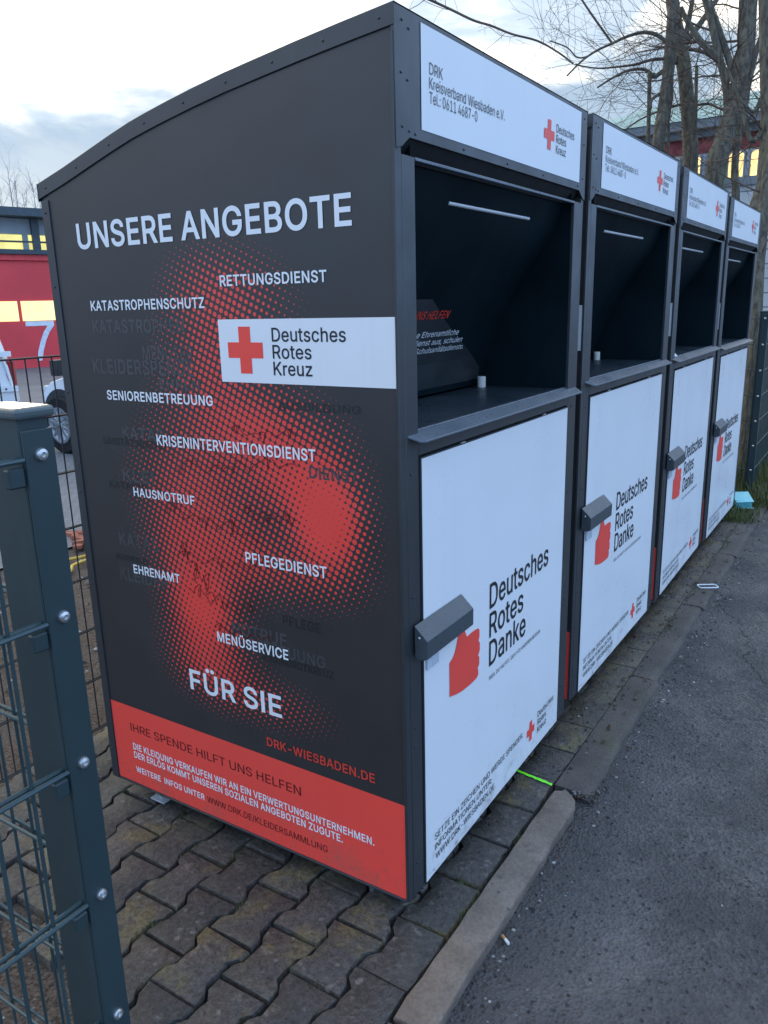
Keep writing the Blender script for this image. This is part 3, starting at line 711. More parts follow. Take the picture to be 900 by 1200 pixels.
'Ö':(533,'425 194 408 144 383 105 349 76 310 59 267 53 223 59 184 76 151 105 125 144 109 194 103 254 109 314 125 364 151 404 184 433 223 450 267 456 310 450 349 433 383 404 408 365 425 314 430 254|267 516 225 512 186 501 150 484 119 459 92 429 70 393 53 352 44 305 40 254 44 203 53 157 70 115 92 79 119 49 150 25 186 7 225 -3 267 -7 309 -3 348 7 384 25 415 49 442 79 464 115 480 157 490 203 493 254 490 305 480 352 464 393 442 429 415 459 384 484 348 501 309 512|167 584 180 575 195 572 211 575 224 584 233 597 236 612 233 628 224 641 211 650 195 653 180 650 167 641 158 628 155 612 158 597|368 584 376 597 379 612 376 628 368 641 355 650 339 653 323 650 310 641 301 628 298 612 301 597 310 584 323 575 339 572 355 575'),
'Ü':(517,'368 628 359 641 346 650 331 653 315 650 302 641 293 628 290 612 293 597 302 584 315 575 331 572 346 575 359 584 368 597 371 612|357 87 331 68 298 56 259 52 220 56 187 68 160 87 141 113 128 144 124 178 124 509 60 509 60 173 66 124 85 80 114 43 154 15 203 -2 259 -8 315 -2 363 15 403 43 433 80 451 124 457 173 457 509 393 509 393 178 389 144 377 113|158 641 149 628 146 612 149 597 158 584 172 575 187 572 203 575 216 584 224 597 227 612 224 628 216 641 203 650 187 653 172 650'),
'ä':(389,'301 483 299 499 290 512 277 520 261 523 246 520 233 512 224 499 221 483 224 468 233 455 246 446 261 443 277 446 290 455 299 468|265 235 252 230 234 227 209 224 178 220 152 216 125 211 100 203 78 193 58 179 43 161 34 138 30 108 35 73 48 45 68 22 94 5 126 -5 160 -9 190 -6 215 1 236 12 252 25 264 38 272 52 277 52 277 0 337 0 337 251 333 290 322 320 306 343 286 360 263 372 239 379 215 383 194 384 163 382 133 375 104 364 79 346 57 322 41 291 100 274 107 288 118 301 132 313 149 322 171 329 196 331 220 329 240 322 256 311 267 297 273 279 276 257 276 255 273 243|92 105 95 124 103 139 117 150 134 159 154 164 175 168 200 171 216 173 246 179 259 182 270 186 276 190 276 138 272 115 263 93 248 74 228 59 202 49 170 45 149 47 130 52 114 61 102 72 94 87|155 499 146 512 133 520 117 523 102 520 89 512 80 499 77 483 80 468 89 455 102 446 117 443 133 446 146 455 155 468 158 483'),
'ö':(415,'99 224 108 258 124 287 145 310 173 325 207 330 242 325 270 310 292 287 307 258 316 224 319 187 316 151 307 117 292 89 270 66 242 51 207 46 173 51 145 66 124 89 108 117 99 151 96 187|381 187 376 243 359 291 333 330 299 360 256 378 207 384 159 378 117 360 82 330 56 291 40 243 34 187 40 133 56 85 82 46 117 16 159 -2 207 -8 256 -2 299 16 333 46 359 85 376 133|164 455 173 468 176 483 173 499 164 512 151 520 136 523 120 520 107 512 98 499 95 483 98 468 107 455 120 446 136 443 151 446|279 443 295 446 308 455 317 468 320 483 317 499 308 512 295 520 279 523 264 520 251 512 242 499 239 483 242 468 251 455 264 446'),
'ü':(410,'317 483 314 499 305 512 292 520 277 523 261 520 248 512 239 499 236 483 239 468 248 455 261 446 277 443 292 446 305 455 314 468|293 122 283 97 268 77 249 62 226 53 200 50 164 56 137 75 119 105 114 144 114 379 53 379 53 139 57 95 69 59 89 31 115 11 146 -1 182 -5 222 0 257 17 286 47 298 73 298 0 357 0 357 379 296 379 296 153|118 520 104 512 96 499 93 483 96 468 104 455 118 446 133 443 149 446 162 455 170 468 173 483 170 499 162 512 149 520 133 523'),
' ':(188,''),
}
GLYPHS_BOLD = {
',':(214,'110 -136 172 88 66 88 31 -136'),
'-':(479,'110 261 110 171 367 171 367 261'),
'.':(214,'150 87 133 99 108 104 82 97 62 83 50 66 46 38 50 18 64 -3 85 -17 111 -21 132 -17 153 -3 167 18 171 44 167 66'),
'/':(275,'178 550 5 -93 97 -93 270 550'),
':':(214,'50 340 46 313 50 293 64 272 85 258 111 254 132 258 153 272 167 293 171 319 167 340 153 361 132 375 105 379 85 375 67 363|82 97 62 83 50 66 46 38 50 18 64 -3 85 -17 111 -21 132 -17 153 -3 167 18 171 44 167 66 150 87 133 99 108 104'),
'A':(506,'345 125 396 -17 500 -17 301 526 202 526 5 -17 110 -17 160 125|192 216 252 397 284 296 313 216'),
'B':(482,'56 526 56 -17 261 -17 319 -12 366 4 403 28 429 61 443 98 448 138 443 179 429 213 409 240 384 260 370 267 380 273 400 291 416 315 425 342 428 376 423 416 407 453 382 483 347 507 304 521 256 526|348 156 351 138 346 112 332 93 304 80 257 74 155 74 155 214 260 214 288 211 311 203 328 191 340 175|252 435 290 430 314 416 327 396 332 371 329 353 322 335 310 322 293 311 274 305 250 302 155 302 155 435'),
'C':(536,'475 428 452 459 424 485 393 506 357 520 319 530 278 533 233 528 192 516 152 497 119 470 90 438 67 400 49 355 40 306 36 253 40 200 50 151 68 106 92 68 122 36 155 10 195 -9 236 -20 281 -24 322 -20 361 -11 395 5 427 26 455 52 476 84 492 119 508 177 408 177 398 143 388 123 376 108 360 95 342 84 323 76 303 72 280 70 241 76 206 91 177 116 153 152 139 198 133 254 139 311 154 357 176 392 206 418 241 433 280 439 303 437 323 433 342 425 360 414 376 401 388 386 398 367 408 331 508 331 492 391'),
'D':(528,'492 256 488 309 478 357 460 401 423 454 373 494 332 512 287 522 238 526 56 526 56 -17 233 -17 285 -13 332 -2 374 17 409 42 439 74 462 113 479 156 488 202|354 122 322 96 281 80 227 74 155 74 155 435 233 435 284 429 324 413 354 388 376 354 390 309 395 255 390 201 376 156'),
'E':(445,'155 74 155 212 385 212 385 303 155 303 155 435 402 435 402 526 56 526 56 -17 405 -17 405 74'),
'F':(436,'56 526 56 -17 155 -17 155 204 376 204 376 295 155 295 155 435 399 435 399 526'),
'G':(546,'476 426 454 457 426 483 394 505 357 520 318 530 276 533 231 528 190 516 152 497 117 470 89 438 66 399 49 356 39 306 36 253 39 199 50 151 67 107 91 68 121 36 154 10 194 -9 236 -20 284 -24 345 -16 400 5 445 40 480 85 501 139 508 200 508 273 279 273 279 182 409 182 406 164 394 131 375 105 350 86 318 74 282 70 242 76 206 91 177 116 153 152 139 198 133 254 139 311 154 357 176 393 205 418 240 434 279 439 301 437 323 432 342 424 359 413 373 400 386 384 397 365 409 332 509 332 493 392'),
'H':(543,'388 526 388 306 155 306 155 526 56 526 56 -17 155 -17 155 215 388 215 388 -17 487 -17 487 526'),
'I':(216,'57 -17 57 526 159 526 159 -17'),
'J':(422,'201 -24 265 -13 320 22 347 57 362 98 366 145 366 526 268 526 268 146 263 110 248 86 227 72 198 67 168 72 148 86 133 110 128 146 128 190 29 190 29 143 35 94 52 53 76 20 131 -13'),
'K':(493,'473 497 473 514 461 526 370 526 174 314 155 290 155 526 56 526 56 -17 155 -17 155 160 209 218 376 -17 495 -17 278 288'),
'L':(419,'56 526 56 -17 391 -17 391 74 155 74 155 526'),
'M':(654,'477 526 328 129 306 193 177 526 56 526 56 -17 152 -17 152 327 167 285 287 -17 367 -17 500 327 500 -17 598 -17 598 526'),
'N':(549,'56 526 56 -17 155 -17 153 362 201 281 391 -17 493 -17 493 526 395 526 395 152 158 526'),
'O':(559,'282 -24 326 -19 369 -8 407 12 441 38 470 70 493 109 510 153 520 202 523 255 520 309 509 358 492 402 468 440 439 472 404 499 366 517 324 529 278 533 233 528 192 516 152 497 119 470 90 438 67 400 49 355 40 306 36 253 40 200 50 151 68 106 92 68 122 36 155 10 195 -9 235 -20|139 197 133 254 139 311 153 357 177 393 206 418 241 433 280 439 318 433 353 418 383 393 406 358 421 311 426 254 421 197 406 151 383 116 353 91 318 76 280 70 241 76 206 91 177 116 153 151'),
'P':(471,'393 223 419 259 434 302 439 350 433 397 417 440 389 476 351 503 304 520 248 526 56 526 56 -17 155 -17 155 169 250 169 308 175 351 191|278 263 245 259 155 259 155 435 244 435 277 432 302 424 319 411 331 394 338 373 340 348 338 323 331 302 319 284 302 271'),
'Q':(559,'36 253 40 200 50 151 68 106 92 68 122 36 155 10 195 -9 236 -20 282 -24 326 -19 365 -10 405 -65 481 -65 494 -55 495 -38 440 37 470 70 493 109 510 153 520 202 523 255 520 309 509 358 492 402 468 440 439 472 404 499 366 517 324 529 278 533 233 528 192 516 152 497 119 470 90 438 67 400 49 355 40 306|280 70 241 76 206 91 177 116 153 151 139 197 133 254 139 311 153 357 177 393 206 418 241 433 280 439 318 433 353 418 383 393 406 358 421 311 426 254 421 197 406 151 381 114 334 176 258 176 245 165 244 149 302 73'),
'R':(475,'434 401 417 443 390 479 352 505 305 521 249 526 56 526 56 -17 155 -17 155 181 249 181 356 -17 470 -17 351 201 394 230 419 265 435 307 439 350|338 328 332 308 320 294 304 283 279 275 246 272 155 272 155 435 245 435 279 432 303 425 320 413 332 397 338 376 341 352'),
'S':(473,'402 461 373 490 334 514 290 528 238 533 188 527 142 513 103 488 73 455 54 415 48 369 57 319 89 275 135 244 192 223 280 198 302 190 319 179 332 168 339 155 342 139 338 120 328 102 314 88 292 76 267 69 237 66 210 69 185 75 165 85 149 99 139 116 131 154 30 154 44 88 65 48 95 16 136 -7 183 -21 239 -26 296 -20 345 -3 386 23 414 57 433 97 438 141 434 177 422 208 403 233 381 253 357 267 330 280 210 316 189 324 171 333 157 345 148 358 145 376 147 393 156 408 169 422 187 432 210 439 238 442 275 437 305 423 324 403 338 361 435 361 423 420'),
'T':(475,'287 435 447 435 447 526 28 526 28 435 189 435 189 -17 287 -17'),
'U':(543,'161 -1 214 -19 274 -25 334 -18 386 1 429 32 462 74 481 122 487 173 487 526 389 526 389 179 385 148 375 121 358 99 336 83 307 73 272 69 237 73 208 83 185 99 169 121 158 148 154 179 154 526 56 526 56 171 63 117 85 70 117 29'),
'V':(506,'254 111 232 182 109 526 5 526 205 -17 303 -17 500 526 396 526 276 181'),
'W':(712,'406 526 306 526 206 143 199 176 108 526 7 526 155 -17 256 -17 356 351 455 -17 556 -17 705 526 603 526 505 143 492 200'),
'X':(500,'386 -17 501 -17 310 263 491 526 378 526 259 353 250 338 231 370 126 526 10 526 192 260 -2 -17 113 -17 250 183 266 156'),
'Y':(498,'249 301 219 353 114 526 -2 526 199 203 199 -17 298 -17 298 203 499 526 384 526 279 353'),
'Z':(464,'38 51 38 -17 429 -17 429 74 163 74 196 119 427 457 427 526 36 526 36 435 301 435'),
'Ä':(506,'203 559 223 574 234 590 238 612 234 635 219 655 203 666 181 670 158 666 138 651 127 635 123 612 127 590 142 570 158 559 181 555|286 570 302 559 325 555 347 559 367 574 378 590 382 612 378 635 363 655 347 666 325 670 302 666 282 651 271 635 267 612 271 590|252 397 284 296 313 216 192 216|500 -17 301 526 202 526 5 -17 110 -17 160 125 345 125 396 -17'),
'Ö':(559,'233 528 192 516 152 497 119 470 90 438 67 400 49 355 40 306 36 253 40 200 50 151 68 106 92 68 122 36 155 10 195 -9 236 -20 282 -24 326 -19 369 -8 407 12 441 38 470 70 493 109 510 153 520 202 523 255 520 309 509 358 492 402 468 440 439 472 404 499 366 517 324 529 280 533|231 666 208 670 186 666 166 651 155 635 151 612 155 590 170 570 186 559 208 555 231 559 251 574 262 590 266 612 262 635 247 655|394 653 375 666 352 670 329 666 309 651 298 635 294 612 298 590 313 570 329 559 352 555 375 559 394 572 406 594 409 612 403 637|383 116 353 91 318 76 280 70 241 76 206 91 177 116 153 151 139 197 133 254 139 311 153 357 177 393 206 418 241 433 280 439 318 433 353 418 383 393 406 358 421 311 426 254 421 197 406 151'),
'Ü':(543,'344 670 321 666 301 651 290 635 286 612 290 590 305 570 321 559 344 555 366 559 386 574 397 590 401 612 397 635 382 655 369 664|386 1 429 32 462 74 481 122 487 173 487 526 389 526 389 179 385 148 375 121 358 99 336 83 307 73 272 69 237 73 208 83 185 99 169 121 158 148 154 179 154 526 56 526 56 171 63 117 85 70 117 29 161 -1 214 -19 274 -25 334 -18|146 590 159 572 179 559 200 555 223 559 242 572 254 594 257 612 251 637 242 653 223 666 200 670 179 666 159 653 146 635 142 615'),
' ':(188,''),
}
GLYPHS_MEDIUM = {
'D':(508,'473 256 469 308 459 354 443 395 407 447 359 485 320 503 277 513 228 517 55 517 55 -8 222 -8 273 -5 318 7 359 24 393 49 421 79 443 116 460 157 469 203|351 115 317 88 273 71 218 65 136 65 136 444 224 444 276 438 319 421 351 394 375 358 389 310 394 255 389 200 375 152'),
'e':(410,'379 244 367 285 350 320 327 347 300 368 271 382 240 390 207 392 157 385 113 365 77 333 50 293 34 243 29 186 35 129 52 81 80 40 117 9 163 -10 216 -16 254 -13 290 -3 319 13 344 34 363 60 379 97 305 114 293 92 282 79 270 68 254 61 236 56 215 54 184 58 158 68 137 85 120 110 111 141 109 161 382 161 382 194|154 306 178 318 208 322 238 318 261 307 280 289 294 266 302 236 302 229 109 229 110 239 119 266 134 289'),
'u':(416,'148 -9 186 -13 228 -7 266 11 293 40 293 -8 368 -8 368 387 291 387 291 153 288 124 279 101 265 83 248 69 227 61 203 58 170 64 146 81 130 108 125 145 125 387 48 387 48 138 52 92 65 54 87 25 114 4'),
't':(233,'196 -11 225 -4 211 64 174 58 156 61 145 67 139 78 137 98 137 319 215 319 215 387 137 387 137 479 60 479 60 387 1 387 1 319 60 319 60 92 68 48 91 14 127 -6 171 -12'),
's':(371,'267 268 338 284 324 320 308 345 286 365 259 380 227 389 189 392 150 389 114 377 84 360 61 336 46 306 42 273 49 233 70 201 104 178 150 162 213 147 237 140 251 130 260 118 263 103 258 85 242 69 218 58 184 53 155 57 132 67 115 83 102 116 29 100 41 59 60 32 83 11 113 -5 147 -13 186 -16 228 -13 267 -1 299 18 322 43 337 74 342 108 335 146 314 177 280 202 234 217 177 231 150 239 132 249 123 261 120 277 124 295 139 310 161 321 190 325 220 320 241 310 254 294'),
'c':(402,'376 271 363 305 349 327 332 347 312 363 290 375 265 385 237 391 209 392 159 385 115 366 78 334 51 294 35 244 29 186 35 130 52 81 80 40 117 9 161 -10 211 -16 240 -14 267 -8 292 2 314 15 334 32 351 52 364 75 377 108 302 127 295 105 288 93 279 81 269 72 257 65 244 60 228 56 210 54 179 59 153 72 134 94 118 120 110 152 107 187 110 223 118 255 134 282 153 304 179 317 210 322 228 321 243 317 256 312 268 305 278 296 294 273 301 252'),
'h':(416,'48 517 48 -8 125 -8 125 227 128 255 136 279 150 297 168 310 189 318 213 321 246 315 270 298 285 272 291 234 291 -8 368 -8 368 241 364 288 351 326 329 355 301 377 268 388 229 392 187 386 149 367 125 342 125 517'),
'R':(455,'415 398 399 438 375 472 339 497 294 512 239 517 55 517 55 -8 136 -8 136 190 244 191 351 -8 444 -8 328 206 340 210 376 235 400 268 416 308 420 351|337 326 330 304 317 287 298 274 270 266 237 263 136 263 136 444 236 444 270 441 297 433 316 419 330 401 337 378 340 352'),
'o':(421,'369 295 341 336 305 367 260 386 209 392 159 385 115 366 78 334 51 294 35 244 29 186 35 130 52 81 80 40 117 9 161 -10 211 -16 262 -9 307 10 343 42 370 82 387 132 392 188 387 245|242 317 268 304 288 282 302 255 311 223 314 187 311 152 303 120 288 94 268 72 242 59 210 54 179 59 153 72 134 94 118 120 110 152 107 187 110 223 118 255 134 282 153 304 179 317 210 322'),
'K':(473,'457 504 457 512 451 517 363 517 171 308 135 265 136 517 55 517 55 -8 136 -8 136 164 200 232 371 -8 468 -8 256 288'),
'r':(265,'48 -8 125 -8 125 237 128 260 136 280 149 295 166 308 187 315 210 318 244 314 254 312 254 392 215 393 181 387 150 373 126 351 123 346 123 387 48 387'),
'z':(386,'43 387 43 315 243 315 37 49 37 -8 350 -8 350 64 142 64 344 328 344 387'),
'a':(395,'107 264 117 284 127 295 140 306 155 315 176 321 199 323 221 321 239 315 253 305 263 293 268 277 271 256 269 247 264 242 253 238 126 219 100 210 76 200 55 184 39 164 29 139 25 107 31 70 45 40 67 15 95 -3 128 -13 164 -17 195 -14 222 -6 244 6 261 20 272 32 272 -8 348 -8 348 252 344 293 332 325 314 349 293 367 268 380 243 387 218 391 196 392 164 390 133 382 102 370 76 351 53 326 32 286|105 89 103 105 106 121 112 134 124 143 140 151 179 160 221 165 271 177 271 139 267 117 259 97 245 80 227 66 203 57 173 53 153 55 136 59 122 68 111 77'),
'n':(416,'48 387 48 -8 125 -8 125 227 128 255 136 279 150 297 168 310 189 318 213 321 246 315 270 298 285 272 291 234 291 -8 368 -8 368 241 364 288 351 326 329 355 301 377 268 388 229 392 187 386 149 367 123 339 123 387'),
'k':(387,'375 -8 381 -3 381 5 215 215 369 373 369 381 363 387 284 387 125 224 125 517 48 517 48 -8 125 -8 125 138 156 166 293 -8'),
}


def text_shape(s, bold, sp=1.0):
    """outlines of a plain grotesque alphabet (thousandths of an em), filled and swollen by bold"""
    k = (s, bold, sp)
    if k not in _fc:
        cu = bpy.data.curves.new('lettering', 'CURVE')
        cu.dimensions = '2D'; cu.fill_mode = 'BOTH'
        face = GLYPHS_BOLD if bold > 0.0099 else GLYPHS_MEDIUM if bold > 0.0055 else GLYPHS
        x = 0.0
        for ch in s:
            adv, cons = face.get(ch) or GLYPHS[ch]
            for con in cons.split('|'):
                if not con:
                    continue
                q = [int(a) for a in con.split()]
                sl = cu.splines.new('POLY')
                sl.points.add(len(q) // 2 - 1)
                for i in range(len(q) // 2):
                    sl.points[i].co = (x + q[2 * i] / 1000, q[2 * i + 1] / 1000, 0, 1)
                sl.use_cyclic_u = True
            x += adv / 1000 * sp
        o = bpy.data.objects.new('lettering', cu)
        COL.objects.link(o)
        dg = bpy.context.evaluated_depsgraph_get()
        me = bpy.data.meshes.new_from_object(o.evaluated_get(dg))
        v = [(a.co.x, a.co.y) for a in me.vertices]
        f = [tuple(p.vertices) for p in me.polygons if abs(p.normal.z) > 0.5]
        bpy.data.objects.remove(o); bpy.data.curves.remove(cu); bpy.data.meshes.remove(me)
        _fc[k] = (v, f)
    return _fc[k]


def cap_of(bold):
    h = [y for x, y in text_shape('H', bold if bold > 0.0099 else 0.0)[0]]
    return min(h), max(h)


def text(mb, s, fn, u, v, width, cap, m, bold=0.0, sp=1.0):
    """lettering s with its first baseline point at (u, v), given width and capital height"""
    vs, fs = text_shape(s, bold, sp)
    x0 = min(a for a, b in vs); x1 = max(a for a, b in vs)
    b0, b1 = cap_of(bold)
    kx = width / (x1 - x0); ky = cap / (b1 - b0)
    mb.mesh([fn(u + (a - x0) * kx, v + (b - b0) * ky) for a, b in vs], fs, m)


def rect(mb, fn, u0, u1, v0, v1, m):
    mb.poly([fn(u0, v0), fn(u1, v0), fn(u1, v1), fn(u0, v1)], m)


def cross(mb, fn, cu, cv, w, h, m, k=0.30):
    a, b = w * k / 2, h * k / 2
    u, v = w / 2, h / 2
    mb.poly([fn(cu + x, cv + y) for x, y in [(-a, -v), (a, -v), (a, -b), (u, -b), (u, b), (a, b), (a, v), (-a, v), (-a, b), (-u, b), (-u, -b), (-a, -b)]], m)


# ------------------------------------------------------------------ the setting: ground
mb = MB(); s = 400
mb.poly([(-s, -s, -0.085), (s, -s, -0.085), (s, s, -0.085), (-s, s, -0.085)], M['earth'])
tag(mb.build('ground'), kind='structure')
from mathutils import noise as mnoise


def road_z(x, y):
    d = -0.205 - y
    k = min(1.0, max(0.0, (x - 0.70) / 0.25))
    return -0.030 + 0.0045 * mnoise.noise(Vector((x * 1.4, y * 1.4, 2.0))) * min(1, abs(y)) + 0.010 * k * math.exp(-max(0.0, d) / 0.11) + 0.0025 * k * mnoise.noise(Vector((x * 9, y * 9, 0)))


mb = MB()
XS = [-8, -5, -3, -2] + [-1.5 + 0.05 * i for i in range(161)] + [7, 8, 10, 14, 20, 30, 60]
YS = [-0.19 - 0.025 * i for i in range(20)] + [-0.69 - 0.08 * i for i in range(1, 18)] + [-2.6, -3.5, -5, -9, -14]
vs = [(x, y, road_z(x, y)) for y in YS for x in XS]
nx = len(XS)
mb.mesh(vs, [(j * nx + i, j * nx + i + 1, (j + 1) * nx + i + 1, (j + 1) * nx + i) for j in range(len(YS) - 1) for i in range(nx - 1)], M['asphalt'], True)
tag(mb.build('road'), kind='structure')
# soil bed: one bumpy sheet under and behind the paving
mb = MB()
x0, x1, y0, y1 = -4.0, 10.0, -0.195, 4.1
nx, ny = 240, 90
from mathutils import noise as mnoise
vs = []
for j in range(ny + 1):
    for i in range(nx + 1):
        x = x0 + (x1 - x0) * i / nx; y = y0 + (y1 - y0) * j / ny
        under = -0.68 < x < 5.3 and y < 1.46
        h = mnoise.fractal(Vector((x * 2.3, y * 2.3, 0.3)), 1.0, 2.0, 5) * 0.03
        vs.append((x, y, (-0.030 + 0.023 * min(1, max(0, (x - 0.8) / 0.9)) + h * 0.12) if under else max(-0.05, -0.012 + h)))
mb.mesh(vs, [(j * (nx + 1) + i, j * (nx + 1) + i + 1, (j + 1) * (nx + 1) + i + 1, (j + 1) * (nx + 1) + i) for j in range(ny) for i in range(nx)], M['soil'], True)
tag(mb.build('soil_bed'), kind='structure')
mb = MB()
mb.poly([(-20, 3.75, 0.006), (60, 3.75, 0.006), (60, 60, 0.006), (-20, 60, 0.006)], M['yard'])
tag(mb.build('yard'), kind='structure')

# interlocking double-T pavers, rows along x, seams wavy
rng = random.Random(3)
mb = MB()
PX, PY, AMP = 0.1972, 0.1372, 0.0105


def seam(y, x, ph):
    """wavy seam: raised round each joint of the row below"""
    q = ((x - ph) / PX) % 1.0
    d = min(q, 1 - q)
    return y + (AMP if d < 0.19 else -AMP if d > 0.31 else AMP * (1 - 2 * (d - 0.19) / 0.12))


for r in range(-1, 11):
    yb = 0.0325 + PY * r
    ph = -0.288 + (0.0 if r % 2 else 0.0)
    off = (r % 2) * PX / 2
    ph_low = -0.288 + (((r - 1) % 2) * PX / 2)
    ph_here = -0.288 + off
    for k in range(-2, 30):
        xa = ph_here + PX * k; xb = xa + PX
        if xa < -0.70 + rng.uniform(-0.05, 0.05) or xb > 5.4:
            continue
        worn = min(1.0, max(0.0, (xa - 0.62) / 0.5))
        g = 0.0042 * (1 - worn) + 0.0007 * worn
        fr = [0.0, 0.19, 0.31, 0.5, 0.69, 0.81, 1.0]
        xs = [xa + g + (PX - 2 * g) * q for q in fr]
        top = [(x, seam(yb + PY, x, ph_here) - g) for x in xs]
        bot = [(x, (seam(yb, x, ph_low) + g) if r >= 0 else -0.1085) for x in xs]
        if r < 0:
            bot = [(x, -0.1085 + g) for x in xs]
        outline = bot + top[::-1]
        cxm = (xa + xb) / 2; cym = yb + PY / 2
        dz = rng.uniform(-0.004, 0.003); tx = rng.uniform(-0.020, 0.020); ty = rng.uniform(-0.022, 0.022)
        if worn > 0:
            dz *= 0.5; tx *= 0.4; ty *= 0.4
        n = len(outline)
        cu = sum(p[0] for p in outline) / n; cv = sum(p[1] for p in outline) / n
        bl = 1 - 0.75 * worn
        jt = [rng.uniform(-0.0032, 0.0032) * (1 - 0.8 * worn) for _ in range(2 * n)]
        outline = [(p[0] + jt[2 * i], p[1] + jt[2 * i + 1]) for i, p in enumerate(outline)]

        def ins(p, d):
            dx, dy = p[0] - cu, p[1] - cv
            return (p[0] - math.copysign(min(d, abs(dx)), dx), p[1] - math.copysign(min(d, abs(dy)), dy))

        def zz(p):
            return dz + (p[0] - cxm) * tx + (p[1] - cym) * ty
        levels = [(0.0, -0.06), (0.0, -0.008 * bl), (0.0022 * bl, -0.0022 * bl), (0.007 * bl, 0.0)]
        V = []
        for d, z in levels:
            for p in outline:
                q = ins(p, d)
                V.append((q[0], q[1], z + zz(q)))
        F = [tuple(range(3 * n, 4 * n))]
        for L in range(3):
            for i in range(n):
                F.append((L * n + i, L * n + (i + 1) % n, (L + 1) * n + (i + 1) % n, (L + 1) * n + i))
        mb.mesh(V, F, M['paver'], True)
tag(mb.build('paving', sharp=28), kind='structure')

# flush old kerb beyond the loose stone, in lengths, and one before it
mb = MB()
rk = random.Random(11)
for xa, xb in [(-1.9, -0.955), (-0.945, -0.285), (0.775, 1.70), (1.71, 2.66), (2.67, 3.66), (3.67, 4.62), (4.63, 5.6), (5.61, 6.6), (6.61, 7.6)]:
    fr = -0.222 if xa > 0.7 else -0.200
    wob = rk.uniform(-0.006, 0.006)
    n = max(3, int((xb - xa) / 0.08))
    P = []
    for i in range(n + 1):
        x = xa + (xb - xa) * i / n
        P.append((x, fr + wob + rk.uniform(-0.006, 0.006)))
    V = []
    for x, y in P:
        V += [(x, -0.1105, -0.08), (x, -0.1105, 0.0), (x, y + 0.03, -0.001), (x, y + 0.008, -0.006), (x, y, -0.016), (x, y, -0.08)]
    F = [(6 * i + k, 6 * i + k + 1, 6 * i + 7 + k, 6 * i + 6 + k) for i in range(n) for k in range(5)]
    F += [tuple(range(6))[::-1], tuple(range(6 * n, 6 * n + 6))]
    mb.mesh(V, F, M['old_kerb'], True)
tag(mb.build('kerb', sharp=50), kind='structure')

# bright spray mark across one paver
mb = MB()
rg = random.Random(5)
a, b = Vector((0.778, 0.028, 0)), Vector((0.760, -0.106, 0))
L, Rr = [], []
for i in range(25):
    p = a.lerp(b, i / 24) + Vector((rg.uniform(-0.0012, 0.0012), 0, 0))
    w = 0.0058 + rg.uniform(-0.001, 0.001)
    L.append((p.x - w, p.y, 0.0075)); Rr.append((p.x + w, p.y, 0.0075))
mb.mesh(L + Rr, [(i, i + 1, 25 + i + 1, 25 + i) for i in range(24)], M['green_paint'])
tag(mb.build('paint_mark'), kind='structure')

# ------------------------------------------------------------------ clothing container
W, D, H, Z0 = 1.1596, 1.162, 2.15, 0.06
KY, KZ, HB = 0.7827, 2.0364, 1.9271
FB, FT, OB = 1.913, 1.879, 1.287          # fascia lower edge, top and bottom of the chute opening
LP, RP = 0.075, 1.076                     # inner edges of the front posts


ROOF = [(0.0, H), (0.12, 2.1365), (0.24, 2.1222), (0.35, 2.1077), (0.45, 2.0944), (0.55, 2.0782), (0.64, 2.0620), (0.71, 2.0484), (0.775, 2.0345), (0.85, 2.0148), (0.95, 1.9865), (1.05, 1.9580), (D, HB)]


def roof_z(y):
    for (ya, za), (yb, zb) in zip(ROOF, ROOF[1:]):
        if y <= yb:
            return za + (zb - za) * (y - ya) / (yb - ya)
    return HB


def side_fn(e):
    return lambda u, v: (-e, -u, v)       # u runs to the right as seen on the side: y = -u


def front_fn(e):
    return lambda u, v: (u, -e, v)


